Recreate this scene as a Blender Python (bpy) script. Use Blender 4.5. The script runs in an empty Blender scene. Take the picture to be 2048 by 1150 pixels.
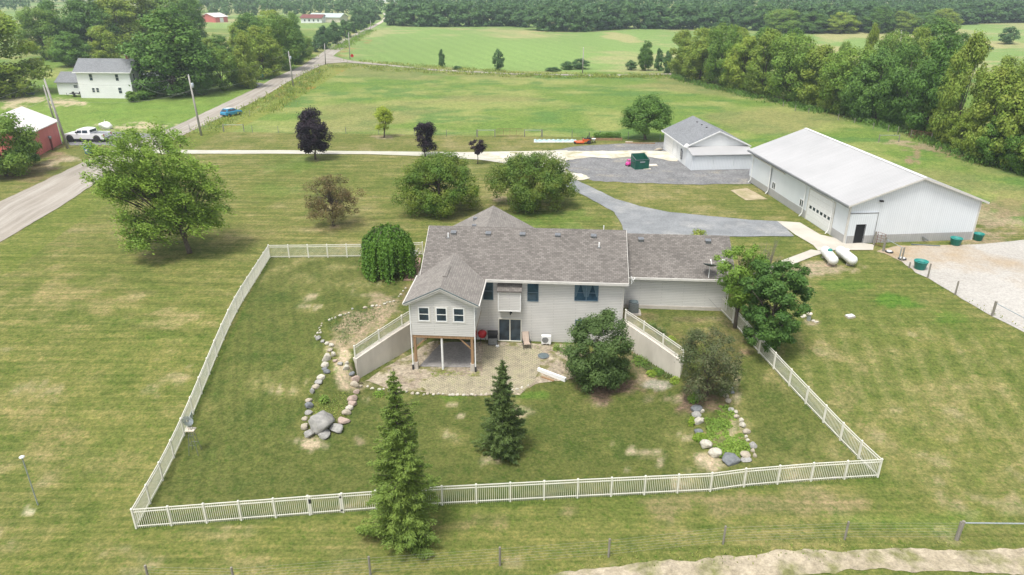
import bpy, bmesh, math, random
import numpy as np
from mathutils import Vector, Matrix
from mathutils.geometry import delaunay_2d_cdt
R = math.radians
S = bpy.context.scene
COL = S.collection
# ------------------------------------------------------------------ camera
FPX, CX, CY, HC = 1420.0, 1024.0, 575.0, 28.0
TH = math.atan((575 + 45) / FPX)
cam = bpy.data.cameras.new('camera'); cam.sensor_width = 36; cam.lens = FPX / 2048 * 36
cam.clip_start = .5; cam.clip_end = 9000
co = bpy.data.objects.new('camera', cam); COL.objects.link(co)
co.location = (0, 0, HC); co.rotation_euler = (math.pi / 2 - TH, 0, 0); S.camera = co
# ------------------------------------------------------------------ sky, sun, exposure
SUN_EL, SUN_AZ = 68, -145          # degrees; azimuth measured from +Y towards +X
W = bpy.data.worlds.new('World'); S.world = W; W.use_nodes = True
wn = W.node_tree.nodes; wl = W.node_tree.links; wn.clear()
sk = wn.new('ShaderNodeTexSky'); sk.sky_type = 'NISHITA'; sk.sun_disc = False
sk.sun_elevation = R(SUN_EL); sk.sun_rotation = R(SUN_AZ); sk.air_density = 1.0; sk.dust_density = 3.0
hs = wn.new('ShaderNodeHueSaturation'); hs.inputs['Saturation'].default_value = .28
bgn = wn.new('ShaderNodeBackground'); bgn.inputs[1].default_value = .13
wo = wn.new('ShaderNodeOutputWorld')
wl.new(sk.outputs[0], hs.inputs['Color']); wl.new(hs.outputs[0], bgn.inputs[0]); wl.new(bgn.outputs[0], wo.inputs[0])
sl = bpy.data.lights.new('sun', 'SUN'); sl.energy = 1.75; sl.angle = R(14); sl.color = (1, .965, .91)
so = bpy.data.objects.new('sun', sl); COL.objects.link(so)
so.rotation_euler = (R(90 - SUN_EL), 0, R(180 - SUN_AZ) + math.pi * 0)
d_ = Vector((math.sin(R(SUN_AZ)) * math.cos(R(SUN_EL)), math.cos(R(SUN_AZ)) * math.cos(R(SUN_EL)), math.sin(R(SUN_EL))))
so.rotation_euler = d_.to_track_quat('Z', 'Y').to_euler()
S.view_settings.view_transform = 'Standard'; S.view_settings.look = 'None'
S.view_settings.exposure = .98; S.view_settings.gamma = 1
# ------------------------------------------------------------------ terrain height and pixel <-> ground
def sst(a, b, x):
    t = np.clip((x - a) / (b - a), 0, 1); return t * t * (3 - 2 * t)
def TZ(x, y):
    x = np.asarray(x, float); y = np.asarray(y, float)
    out = -.4 + 2.7 * sst(34, 56, y)
    xl = np.interp(y, [47.2, 53.8], [-12.0, -7.06]); xr = np.interp(y, [46.9, 52.3], [12.95, 9.1])
    w = .045 + np.clip(47 - y, 0, 8) * .3
    m = 1 / (1 + np.exp(-np.clip((x - xl) / w, -40, 40))) / (1 + np.exp(-np.clip((xr - x) / w, -40, 40)))
    m = m * (y < 53.6)
    zin = -.05 * np.clip(52.5 - y, 0, 8)
    z = out * (1 - m) + np.minimum(out, zin) * m
    z = z + sst(130, 260, y) * (1.1 * np.sin(x / 70 + .5) * np.cos(y / 90) + .5 * np.sin(x / 31 + y / 47))
    return z
cT, sT = math.cos(TH), math.sin(TH)
def G(px, py, dz=0):
    """point of the ground seen at a photograph pixel"""
    r = np.array([(px - CX) / FPX, cT - (py - CY) / FPX * sT, -sT - (py - CY) / FPX * cT])
    t = np.linspace((5.5 - HC) / r[2], (-1.2 - HC) / r[2], 260)
    P = t[:, None] * r; dd = P[:, 2] + HC - (TZ(P[:, 0], P[:, 1]) + dz)
    i = int(np.argmax(dd < 0)); i = max(i, 1); k = dd[i - 1] / (dd[i - 1] - dd[i]); tt = t[i - 1] + k * (t[i] - t[i - 1])
    p = tt * r; return Vector((p[0], p[1], float(TZ(p[0], p[1]))))
def PX(x, y, z):
    Z = y * cT - (z - HC) * sT; return CX + FPX * x / Z, CY - FPX * (y * sT + (z - HC) * cT) / Z
def MPP(p):      # metres per photo pixel at a world point
    return (p[1] * cT - (p[2] - HC) * sT) / FPX
def HT(p, top):  # height of a thing standing at p whose top shows at photo row `top`
    lo, hi = 0, 60
    for _ in range(30):
        m = (lo + hi) / 2
        if PX(p[0], p[1], p[2] + m)[1] > top: lo = m
        else: hi = m
    return lo
# ------------------------------------------------------------------ noise
def vnoise(x, y, seed=0):
    xi = np.floor(x).astype(np.int64); yi = np.floor(y).astype(np.int64); fx = x - xi; fy = y - yi
    fx = fx * fx * (3 - 2 * fx); fy = fy * fy * (3 - 2 * fy)
    def h(a, b):
        n = (a * 374761393 + b * 668265263 + seed * 1442695041) & 0x7fffffff
        n = ((n ^ (n >> 13)) * 1274126177) & 0x7fffffff
        return ((n ^ (n >> 16)) & 0xffff) / 65535.
    return (h(xi, yi) * (1 - fx) + h(xi + 1, yi) * fx) * (1 - fy) + (h(xi, yi + 1) * (1 - fx) + h(xi + 1, yi + 1) * fx) * fy
def fbm(x, y, s, seed=0, o=4):
    t = 0; a = .5; n = 0
    for i in range(o):
        t = t + a * vnoise(x / s, y / s, seed + i); n += a; s *= .5; a *= .55
    return t / n
# ------------------------------------------------------------------ materials
def nt(name):
    m = bpy.data.materials.new(name); m.use_nodes = True; t = m.node_tree
    return m, t, t.nodes['Principled BSDF'], t.nodes['Material Output']
def N(t, kind, **kw):
    n = t.nodes.new('ShaderNode' + kind)
    for k, v in kw.items():
        if k in n.inputs: n.inputs[k].default_value = v
        else: setattr(n, k, v)
    return n
def mixc(t, a, b, fac=None, mode='MIX', f=.5):
    n = t.nodes.new('ShaderNodeMix'); n.data_type = 'RGBA'; n.blend_type = mode; n.inputs[0].default_value = f
    for i, v in ((6, a), (7, b)):
        if isinstance(v, (tuple, list)): n.inputs[i].default_value = (*v[:3], 1)
        else: t.links.new(v, n.inputs[i])
    if fac is not None: t.links.new(fac, n.inputs[0])
    return n.outputs[2]
def ramp(t, src, *st):
    n = t.nodes.new('ShaderNodeValToRGB'); e = n.color_ramp.elements
    while len(e) < len(st): e.new(.5)
    for i, (p, c) in enumerate(st):
        e[i].position = p; e[i].color = (*c, 1) if isinstance(c, tuple) else (c, c, c, 1)
    t.links.new(src, n.inputs[0]); return n.outputs[0]
def bump(t, b, src, st=.3, dist=.02):
    n = t.nodes.new('ShaderNodeBump'); n.inputs['Strength'].default_value = st; n.inputs['Distance'].default_value = dist
    t.links.new(src, n.inputs['Height']); t.links.new(n.outputs[0], b.inputs['Normal'])
def mat(name, c, rough=.6, c2=None, scale=3, metal=0, bmp=0, coord='Object', spec=.4, det=5, stretch=None):
    """plain surface with procedural wear: two tones mixed by noise, fine speckle, optional relief"""
    m, t, b, o = nt(name)
    tc = N(t, 'TexCoord'); src = tc.outputs[coord]
    if stretch:
        mp = N(t, 'Mapping'); mp.inputs['Scale'].default_value = stretch; t.links.new(src, mp.inputs[0]); src = mp.outputs[0]
    n1 = N(t, 'TexNoise', Scale=scale, Detail=det, Roughness=.6); t.links.new(src, n1.inputs['Vector'])
    c2 = c2 or tuple(x * .8 for x in c)
    f = ramp(t, n1.outputs[0], (.36, 0.), (.64, 1.))
    t.links.new(mixc(t, c, c2, f), b.inputs['Base Color'])
    b.inputs['Roughness'].default_value = rough; b.inputs['Metallic'].default_value = metal
    b.inputs['Specular IOR Level'].default_value = spec
    if bmp: bump(t, b, n1.outputs[0], bmp, .03)
    return m
def glassm(name, c=(.02, .03, .04)):
    m, t, b, o = nt(name); tc = N(t, 'TexCoord'); n1 = N(t, 'TexNoise', Scale=1.3, Detail=3); t.links.new(tc.outputs['Object'], n1.inputs[0])
    t.links.new(mixc(t, c, tuple(x * 2.2 for x in c), ramp(t, n1.outputs[0], (.4, 0.), (.6, 1.))), b.inputs['Base Color'])
    b.inputs['Roughness'].default_value = .08; b.inputs['Specular IOR Level'].default_value = .55; return m
def bricky(name, c1, c2, mo, w, h, ms, rough=.85, off=.5, big=None, bs=.35, bm=.35, spk=0, var=.15):
    """courses laid out in metres on the surface: shingles, siding, pavers, ribbed metal"""
    m, t, b, o = nt(name); uv = N(t, 'UVMap', uv_map='UVMap')
    br = N(t, 'TexBrick'); br.offset = off; br.inputs['Scale'].default_value = 1
    br.inputs['Color1'].default_value = (*c1, 1); br.inputs['Color2'].default_value = (*c2, 1); br.inputs['Mortar'].default_value = (*mo, 1)
    br.inputs['Brick Width'].default_value = w; br.inputs['Row Height'].default_value = h
    br.inputs['Mortar Size'].default_value = ms; br.inputs['Mortar Smooth'].default_value = .3
    t.links.new(uv.outputs[0], br.inputs['Vector']); c = br.outputs[0]
    n1 = N(t, 'TexNoise', Scale=bs, Detail=5, Roughness=.65); t.links.new(uv.outputs[0], n1.inputs[0])
    c = mixc(t, c, ramp(t, n1.outputs[0], (.3, 1 - var), (.7, 1 + var)), mode='MULTIPLY', f=1)
    if big: c = mixc(t, c, big, ramp(t, n1.outputs[0], (.5, 0.), (.75, .6)))
    if spk:
        n2 = N(t, 'TexNoise', Scale=14, Detail=3); t.links.new(uv.outputs[0], n2.inputs[0])
        c = mixc(t, c, ramp(t, n2.outputs[0], (.3, 1 - spk), (.7, 1 + spk)), mode='MULTIPLY', f=1)
    t.links.new(c, b.inputs['Base Color']); b.inputs['Roughness'].default_value = rough
    iv = N(t, 'Math', operation='SUBTRACT'); iv.inputs[0].default_value = 1; t.links.new(br.outputs[1], iv.inputs[1])
    bump(t, b, iv.outputs[0], bm, .02); return m
def leafm(name, c1, c2, c3=None, trans=.30, ns=.45):
    g_ = 1.0 if 'purple' in name or 'lime' in name or 'hosta' in name else (2.3 if 'far' in name else 1.95)
    c1, c2 = [tuple(v * g_ for v in q) for q in (c1, c2)]; c3 = tuple(v * g_ for v in c3) if c3 else None
    m, t, b, o = nt(name); g = N(t, 'NewGeometry'); tc = N(t, 'TexCoord')
    n1 = N(t, 'TexNoise', Scale=ns, Detail=3); t.links.new(tc.outputs['Object'], n1.inputs[0])
    c = mixc(t, c1, c2, g.outputs['Random Per Island'])
    c = mixc(t, c, c3 or tuple(x * .6 for x in c1), ramp(t, n1.outputs[0], (.4, 0.), (.68, .8)))
    oi = N(t, 'ObjectInfo'); c = mixc(t, c, ramp(t, oi.outputs['Random'], (0, (.78, .86, .8)), (.5, (1., 1., 1.)), (1, (1.08, 1.1, .88))), mode='MULTIPLY', f=1)
    t.links.new(c, b.inputs['Base Color']); b.inputs['Roughness'].default_value = .55; b.inputs['Specular IOR Level'].default_value = .25
    tr = N(t, 'BsdfTranslucent'); t.links.new(c, tr.inputs[0]); ms = N(t, 'MixShader'); ms.inputs[0].default_value = trans
    t.links.new(b.outputs[0], ms.inputs[1]); t.links.new(tr.outputs[0], ms.inputs[2]); t.links.new(ms.outputs[0], o.inputs[0]); return m
M = {}
M['shingle'] = bricky('shingle', (.125, .112, .099), (.205, .186, .166), (.088, .080, .072), .32, .17, .016, .95, bs=.5, bm=.6, spk=.12)
M['shingle_light'] = bricky('shingle_light', (.185, .168, .149), (.255, .234, .208), (.135, .123, .11), .32, .17, .014, .95, bs=.6, bm=.5, spk=.12)
M['shingle_grey'] = bricky('shingle_grey', (.17, .178, .186), (.235, .243, .25), (.13, .133, .14), .3, .15, .01, .95, bs=.25, bm=.3, spk=.15, big=(.13, .138, .145))
M['siding'] = bricky('siding', (.56, .545, .515), (.59, .575, .545), (.37, .36, .34), 3.6, .15, .014, .6, bs=.4, bm=.5, var=.06)
M['siding_white'] = bricky('siding_white', (.74, .75, .74), (.78, .79, .78), (.55, .56, .56), 4, .13, .012, .6, bs=.3, bm=.4, var=.05)
M['metal_white'] = bricky('metal_white', (.66, .69, .71), (.68, .71, .73), (.50, .53, .56), .229, 60, .018, .45, off=0, bs=.3, bm=.5, var=.04)
M['metal_roof'] = bricky('metal_roof', (.40, .396, .392), (.425, .42, .415), (.30, .298, .295), .305, 60, .03, .45, off=0, bs=.12, bm=.6, var=.10)
M['metal_grey'] = bricky('metal_grey', (.36, .355, .345), (.38, .375, .365), (.26, .26, .25), .229, 60, .018, .5, off=0, bs=.5, bm=.5, var=.08)
M['red_wall'] = bricky('red_wall', (.50, .135, .12), (.54, .155, .135), (.42, .10, .09), .25, 60, .014, .6, off=0, bs=.3, bm=.3, var=.12)
M['roof_old'] = mat('roof_old', (.72, .70, .69), .5, (.58, .53, .50), .6, stretch=(1, 1, 1))
M['paver'] = bricky('paver', (.39, .34, .24), (.31, .27, .19), (.18, .165, .09), .30, .15, .022, .9, bs=1.4, bm=.6, var=.35, spk=.4, big=(.15, .17, .06))
M['brick_path'] = bricky('brick_path', (.36, .22, .16), (.27, .16, .12), (.2, .17, .1), .22, .11, .012, .9, bs=.9, bm=.5, spk=.2)
M['white'] = mat('white_paint', (.78, .78, .76), .45, (.70, .70, .68), 4)
M['cream'] = mat('cream_vinyl', (.74, .72, .64), .4, (.66, .64, .56), 2)
M['trim'] = mat('beige_trim', (.60, .58, .53), .5, (.52, .50, .46), 3)
M['alu'] = mat('galvanised', (.42, .46, .48), .42, (.33, .37, .39), 9, metal=.5)
M['glass'] = glassm('window_glass'); M['glass_blue'] = glassm('blue_glass', (.015, .032, .048))
M['blueframe'] = mat('blue_grey_frame', (.12, .18, .23), .4)
M['black'] = mat('black_rubber', (.02, .02, .022), .7, (.035, .035, .035), 6)
M['dark'] = mat('dark_opening', (.012, .012, .014), .9)
M['concrete'] = mat('concrete', (.50, .46, .40), .9, (.40, .36, .31), 1.2, bmp=.25, det=9)
M['wallconc'] = mat('retaining_concrete', (.62, .575, .50), .9, (.50, .46, .395), .8, bmp=.2, det=9, stretch=(1, 1, .35))
M['wood'] = mat('treated_wood', (.34, .21, .11), .8, (.24, .15, .08), 3, stretch=(4, 4, .4), bmp=.2)
M['wood_grey'] = mat('weathered_wood', (.27, .25, .21), .85, (.17, .155, .13), 3, stretch=(4, 4, .4), bmp=.3)
M['pole'] = mat('pole_wood', (.40, .385, .35), .85, (.27, .255, .23), 3, stretch=(4, 4, .4), bmp=.3)
M['bark'] = mat('bark', (.13, .105, .08), .9, (.07, .055, .042), 6, stretch=(2, 2, .5), bmp=.5)
M['bark_grey'] = mat('bark_grey', (.22, .2, .17), .9, (.12, .105, .09), 6, stretch=(2, 2, .5), bmp=.5)
M['rust'] = mat('rusty_red_pipe', (.22, .09, .06), .7, (.14, .06, .04), 5)
M['green_metal'] = mat('dumpster_green', (.005, .105, .065), .45, (.004, .075, .05), 2)
M['tub'] = mat('green_tub_plastic', (.02, .24, .20), .45, (.016, .18, .16), 2)
M['blue_bin'] = mat('bin_blue', (.015, .12, .30), .4, (.012, .09, .22), 2)
M['orange'] = mat('orange_paint', (.62, .12, .02), .4, (.5, .09, .02), 3)
M['red'] = mat('red_paint', (.45, .02, .025), .35, (.35, .015, .02), 3)
M['pink'] = mat('pink_plastic', (.72, .07, .33), .5)
M['carblue'] = mat('blue_car_paint', (.04, .27, .46), .25, (.035, .24, .41), 1, spec=.6)
M['carwhite'] = mat('white_car_paint', (.80, .81, .82), .22, (.77, .78, .79), 1, spec=.6)
M['yellow'] = mat('yellow_sign', (.75, .55, .03), .5)
M['tan'] = mat('tan_cloth', (.45, .36, .29), .8, (.38, .30, .24), 4)
M['board'] = mat('pale_board', (.62, .56, .46), .8, (.5, .44, .34), 2)
M['tank'] = mat('tank_white', (.74, .74, .72), .35, (.58, .58, .55), 1.3)
M['dish'] = mat('dish_grey', (.12, .155, .16), .5)
M['steel'] = mat('dull_steel', (.30, .31, .32), .4, (.22, .23, .24), 5, metal=.6)
M['wire'] = mat('wire', (.35, .35, .34), .6)
M['water'] = glassm('tub_water', (.01, .07, .06))
M['redroof'] = mat('dark_red_roof', (.18, .06, .05), .7)
M['curtain'] = mat('curtain', (.10, .16, .19), .9, (.06, .10, .13), 6, stretch=(6, 1, 1))
for k, a, b_, c_ in (('maple', (.095, .152, .023), (.150, .210, .036), (.072, .122, .020)),
                     ('broad', (.064, .120, .019), (.105, .168, .028), (.115, .155, .026)),
                     ('broad2', (.052, .104, .018), (.086, .148, .026), (.042, .088, .017)),
                     ('willow', (.092, .142, .020), (.140, .188, .028), (.140, .160, .026)),
                     ('crab', (.105, .085, .030), (.145, .085, .046), (.070, .078, .024)),
                     ('purple', (.018, .010, .018), (.040, .022, .036), (.012, .008, .014)),
                     ('lime', (.36, .44, .035), (.44, .50, .05), (.28, .36, .03)),
                     ('round', (.040, .080, .013), (.062, .105, .017), (.090, .108, .016)),
                     ('weep', (.052, .108, .012), (.085, .150, .018), (.038, .082, .011)),
                     ('spruce', (.092, .138, .028), (.140, .185, .040), (.070, .110, .022)),
                     ('spruce_dark', (.058, .088, .025), (.090, .122, .034), (.044, .070, .020)),
                     ('shrub', (.055, .088, .024), (.085, .118, .036), (.045, .072, .020)),
                     ('shrub_red', (.068, .085, .032), (.105, .092, .052), (.050, .070, .024)),
                     ('dark', (.036, .078, .016), (.058, .108, .022), (.028, .064, .014)),
                     ('elder', (.075, .130, .020), (.115, .170, .030), (.055, .105, .018)),
                     ('hosta', (.22, .32, .03), (.3, .38, .06), (.14, .24, .03)),
                     ('weed', (.10, .15, .03), (.2, .19, .05), (.07, .12, .02)),
                     ('far', (.038, .078, .026), (.056, .098, .030), (.030, .066, .026))):
    M['L' + k] = leafm('leaf_' + k, a, b_, c_)
for k, a, b_ in (('tan', (.44, .39, .30), (.30, .26, .2)), ('pink', (.42, .32, .26), (.32, .25, .21)), ('grey', (.34, .33, .30), (.22, .215, .20)),
                 ('dark', (.19, .20, .205), (.12, .128, .135)), ('pale', (.55, .52, .44), (.38, .35, .28))):
    M['R' + k] = mat('stone_' + k, a, .9, b_, 2.5, bmp=.5, det=8)
# ------------------------------------------------------------------ mesh helpers
class MB:
    def __init__(s): s.v = []; s.f = []
    def face(s, pts): n = len(s.v); s.v += [tuple(p) for p in pts]; s.f.append(tuple(range(n, n + len(pts)))); return s
    def hexa(s, b, t):
        n = len(s.v); k = len(b); s.v += [tuple(p) for p in b] + [tuple(p) for p in t]
        s.f.append(tuple(range(n + k - 1, n - 1, -1))); s.f.append(tuple(range(n + k, n + 2 * k)))
        for i in range(k): j = (i + 1) % k; s.f.append((n + i, n + j, n + k + j, n + k + i))
        return s
    def box(s, x0, x1, y0, y1, z0, z1):
        return s.hexa([(x0, y0, z0), (x1, y0, z0), (x1, y1, z0), (x0, y1, z0)], [(x0, y0, z1), (x1, y0, z1), (x1, y1, z1), (x0, y1, z1)])
    def extx(s, poly, x0, x1): return s.hexa([(x0, a, b) for a, b in poly], [(x1, a, b) for a, b in poly])
    def exty(s, poly, y0, y1): return s.hexa([(a, y0, b) for a, b in poly], [(a, y1, b) for a, b in poly])
    def extz(s, poly, z0, z1): return s.hexa([(a, b, z0) for a, b in poly], [(a, b, z1) for a, b in poly])
    def beam(s, p, q, w, h=None):
        p = Vector(p); q = Vector(q); d = (q - p).normalized(); h = h or w
        a = d.cross(Vector((0, 0, 1)));  a = Vector((1, 0, 0)) if a.length < .01 else a.normalized(); b = a.cross(d).normalized()
        c = [a * (w / 2 * i) + b * (h / 2 * j) for i, j in ((-1, -1), (1, -1), (1, 1), (-1, 1))]
        return s.hexa([p + k for k in c], [q + k for k in c])
    def tube(s, pts, r, n=8):
        pts = [Vector(p) for p in pts]; m = len(pts); rr = r if isinstance(r, (list, tuple)) else [r] * m; base = len(s.v); a = None
        for i, p in enumerate(pts):
            d = (pts[min(i + 1, m - 1)] - pts[max(i - 1, 0)]).normalized()
            if a is None: a = d.orthogonal().normalized()
            a = (a - d * a.dot(d)).normalized(); b = d.cross(a)
            for k in range(n):
                t = 2 * math.pi * k / n; s.v.append(tuple(p + (a * math.cos(t) + b * math.sin(t)) * rr[i]))
        for i in range(m - 1):
            for k in range(n): j = (k + 1) % n; s.f.append((base + i * n + k, base + i * n + j, base + (i + 1) * n + j, base + (i + 1) * n + k))
        s.f.append(tuple(base + k for k in range(n - 1, -1, -1))); s.f.append(tuple(base + (m - 1) * n + k for k in range(n))); return s
    def lathe(s, prof, n=16, c=(0, 0, 0), ax='z'):
        base = len(s.v); m = len(prof)
        for r, z in prof:
            for k in range(n):
                t = 2 * math.pi * k / n; x, y = r * math.cos(t), r * math.sin(t)
                q = (x, y, z) if ax == 'z' else ((z, x, y) if ax == 'x' else (x, z, y)); s.v.append((c[0] + q[0], c[1] + q[1], c[2] + q[2]))
        for i in range(m - 1):
            for k in range(n): j = (k + 1) % n; s.f.append((base + i * n + k, base + i * n + j, base + (i + 1) * n + j, base + (i + 1) * n + k))
        if prof[0][0] > 1e-4: s.f.append(tuple(base + k for k in range(n)))
        if prof[-1][0] > 1e-4: s.f.append(tuple(base + (m - 1) * n + k for k in range(n)))
        return s
    def gable(s, x0, x1, y0, y1, ze, zr, t=.14, ax='x', rid=None):
        """two roof slabs; ridge runs along ax"""
        if ax == 'x':
            ym = (y0 + y1) / 2 if rid is None else rid
            s.extx([(y0, ze), (ym, zr), (ym, zr - t), (y0, ze - t)], x0, x1); s.extx([(y1, ze), (ym, zr), (ym, zr - t), (y1, ze - t)], x0, x1)
        else:
            xm = (x0 + x1) / 2 if rid is None else rid
            s.exty([(x0, ze), (xm, zr), (xm, zr - t), (x0, ze - t)], y0, y1); s.exty([(x1, ze), (xm, zr), (xm, zr - t), (x1, ze - t)], y0, y1)
        return s
    def xf(s, m): s.v = [tuple(m @ Vector(p)) for p in s.v]; return s
    def build(s, name, m, parent=None, smooth=False):
        me = bpy.data.meshes.new(name); me.from_pydata(s.v, [], s.f)
        bm = bmesh.new(); bm.from_mesh(me); bmesh.ops.recalc_face_normals(bm, faces=bm.faces[:])
        ul = bm.loops.layers.uv.new('UVMap'); Zv = Vector((0, 0, 1))
        for f in bm.faces:
            n = f.normal
            if abs(n.z) > .995: a, b = Vector((1, 0, 0)), Vector((0, 1, 0))
            else: a = Zv.cross(n).normalized(); b = n.cross(a)
            for l in f.loops: l[ul].uv = (l.vert.co.dot(a), l.vert.co.dot(b))
            f.smooth = smooth
        bm.to_mesh(me); bm.free(); me.materials.append(m)
        o = bpy.data.objects.new(name, me); COL.objects.link(o)
        if parent: o.parent = parent
        return o
def tag(o, label, cat=None, group=None, kind=None):
    if label: o['label'] = label
    if cat: o['category'] = cat
    if group: o['group'] = group
    if kind: o['kind'] = kind
    return o
def empty(name, loc, rz=0, label=None, cat=None, group=None):
    o = bpy.data.objects.new(name, None); COL.objects.link(o); o.empty_display_size = .3
    o.location = loc; o.rotation_euler = (0, 0, rz); return tag(o, label, cat, group)
def dup(src, loc, rz=None, sc=None, label=None, group=None):
    c = src.copy(); COL.objects.link(c); c.location = loc
    if rz is not None: c.rotation_euler = (0, 0, rz)
    if sc is not None: c.scale = sc
    if label: c['label'] = label
    if group: c['group'] = group
    for ch in list(src.children):
        d = ch.copy(); COL.objects.link(d); d.parent = c
        for g in list(ch.children): e = g.copy(); COL.objects.link(e); e.parent = d
    return c
def fastmesh(name, V, k, mats, smooth=False):
    """V: (n*k,3) array of separate k-gons"""
    n = len(V) // k; me = bpy.data.meshes.new(name); me.vertices.add(len(V)); me.vertices.foreach_set('co', V.astype(np.float32).ravel())
    me.loops.add(len(V)); me.loops.foreach_set('vertex_index', np.arange(len(V), dtype=np.int32)); me.polygons.add(n)
    me.polygons.foreach_set('loop_start', np.arange(0, len(V), k, dtype=np.int32)); me.polygons.foreach_set('loop_total', np.full(n, k, dtype=np.int32))
    me.update(calc_edges=True); me.materials.append(mats); return me
def linkme(name, me, parent=None, loc=None):
    o = bpy.data.objects.new(name, me); COL.objects.link(o)
    if parent: o.parent = parent
    if loc is not None: o.location = loc
    return o

# ================================================================== GROUND
def poly_in(px, py, poly):
    c = np.zeros(px.shape, bool); n = len(poly)
    for i in range(n):
        x1, y1 = poly[i]; x2, y2 = poly[(i + 1) % n]
        if y1 == y2: continue
        k = ((y1 > py) != (y2 > py)) & (px < (x2 - x1) * (py - y1) / (y2 - y1) + x1); c ^= k
    return c
def ground():
    ny, nx = 640, 860
    ys = 16 + (np.exp(np.linspace(0, 1, ny) * math.log(1 + 3200 / 46.)) - 1) * 46
    ys = np.concatenate([ys[ys < 45.3], np.linspace(45.3, 54.3, 64), ys[ys > 54.35]]); ny = len(ys)
    Vx = np.linspace(-1, 1, nx); X = Vx[None, :] * (30 + ys[:, None] * .98); Y = np.repeat(ys[:, None], nx, 1)
    X = X.ravel(); Y = Y.ravel(); Zt = TZ(X, Y); px, py = PX(X, Y, Zt)
    def mix(a, b, f): return a * (1 - f[:, None]) + np.asarray(b)[None, :] * f[:, None]
    nA = fbm(X, Y, 9, 1); nB = fbm(X, Y, 2.2, 9); nC = fbm(X, Y, 24, 17); nD = fbm(X, Y, .9, 31, 3)
    nS = fbm(X, Y * 5, 6, 23)
    c = np.tile(np.array([.165, .180, .050]), (len(X), 1))
    c = mix(c, (.235, .220, .085), sst(.42, .66, nA * .35 + nS * .3 + nB * .35) * .75)
    c = mix(c, (.29, .255, .125), sst(.58, .74, nB * .7 + nA * .3) * .6)
    c = mix(c, (.120, .155, .036), sst(.50, .70, 1 - (nC * .4 + nB * .6)) * .7)
    # mowing bands
    band = .5 + .5 * np.sin((Y + .12 * X + 1.2 * (nA - .5)) * 2 * math.pi / 2.1)
    zone = (poly_in(px, py, [(200, 310), (1250, 312), (1250, 480), (540, 490), (380, 700), (0, 560), (0, 480)])).astype(float)
    c = c * (1 + (band - .5)[:, None] * .22 * zone[:, None])
    band2 = .5 + .5 * np.sin((X * .985 - Y * .17 + .8 * (nA - .5)) * 2 * math.pi / 1.7)
    zr = poly_in(px, py, [(1560, 560), (2048, 700), (2048, 1150), (1800, 1000), (1540, 700)]).astype(float)
    c = c * (1 + (band2 - .5)[:, None] * .10 * zr[:, None])
    c = mix(c, (.27, .24, .11), zr * sst(.6, .9, band2) * sst(.4, .6, nA) * .3)
    inyard = poly_in(px, py, [(540, 515), (1440, 515), (1440, 620), (1757, 953), (1150, 996), (273, 1057)]).astype(float)
    c = mix(c, (.105, .122, .034), inyard * sst(.34, .64, 1 - nB * .7 - nA * .3 + .08) * .8)
    c = mix(c, (.40, .34, .22), sst(.655, .72, nB * .75 + nD * .25) * (py > 560) * (.25 + .5 * inyard))
    c = mix(c, (.075, .11, .026), inyard * sst(.60, .72, fbm(X, Y, 1.4, 41)) * .6)
    strand = .5 + .5 * np.sin((X * .8 + Y * .25 + .5 * nA) * 2 * math.pi / .75)
    c = c * (1 + (strand - .5)[:, None] * .14 * (inyard * poly_in(px, py, [(540, 515), (840, 512), (700, 640), (560, 900), (290, 1050)]))[:, None])
    # pasture beyond the mown strip
    past = sst(0, 1, (np.interp(px, [-400, 330, 640, 1100, 1320, 1500, 1800, 2100], [262, 264, 268, 274, 282, 300, 400, 470]) - py) / 3)
    pc = np.tile(np.array([.130, .195, .042]), (len(X), 1)) * 1.08
    pc = mix(pc, (.25, .27, .09), sst(.4, .62, nA * .6 + nC * .4)); pc = mix(pc, (.095, .18, .045), sst(.52, .7, fbm(X, Y * 1.6, 7, 77)) * .8)
    pc = mix(pc, (.215, .20, .085), sst(.55, .68, nC) * .5); pc = pc * (1 + (nD - .5)[:, None] * .3)
    c = c * (1 - past[:, None]) + pc * past[:, None]
    # far field
    ff = sst(0, 1, (np.interp(px, [-3000, 640, 690, 1020, 1350, 1700, 4000], [30, 60, 122, 143, 146, 150, 150]) - py) / 2)
    fc = np.tile(np.array([.175, .255, .080]), (len(X), 1)) * (1 + .35 * (fbm(X, Y * .45, 60, 12) - .5))[:, None]
    st = fbm(X * .35, Y, 5, 55); fc = mix(fc, (.30, .29, .14), sst(.47, .62, fbm(X, Y * .6, 38, 5) * .65 + st * .35) * .85)
    fc = mix(fc, (.36, .31, .16), sst(.58, .70, fbm(X, Y * .5, 26, 91)) * .7)
    fc = fc * (1 + .04 * np.sin((X * .95 + Y * .35) * 2 * math.pi / 6)[:, None])
    c = c * (1 - ff[:, None]) + fc * ff[:, None]
    lush = poly_in(px, py, [(-900, 200), (-900, 330), (40, 300), (170, 275), (350, 262), (520, 178), (470, 150), (200, 190), (0, 180)]).astype(float)
    c = mix(c, (.15, .235, .045), lush * .8); c = c * (1 + (nB - .5)[:, None] * .5 * lush[:, None])
    weed = poly_in(px, py, [(560, 172), (640, 132), (700, 134), (640, 170), (560, 215), (470, 262), (400, 275), (400, 262)]).astype(float)
    c = mix(c, (.20, .22, .05), weed * .75); c = mix(c, (.36, .15, .04), weed * sst(.64, .72, fbm(X, Y, 5, 3)) * .4)
    c = mix(c, (.26, .17, .07), sst(.55, .7, fbm(X, Y, 7, 8)) * poly_in(px, py, [(672, 108), (720, 76), (745, 80), (700, 125)]).astype(float) * .8)
    verge = poly_in(px, py, [(190, 372), (0, 486), (0, 560), (150, 450), (400, 290), (520, 205), (515, 199)]).astype(float)
    c = mix(c, (.145, .185, .035), verge * .6)
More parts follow.
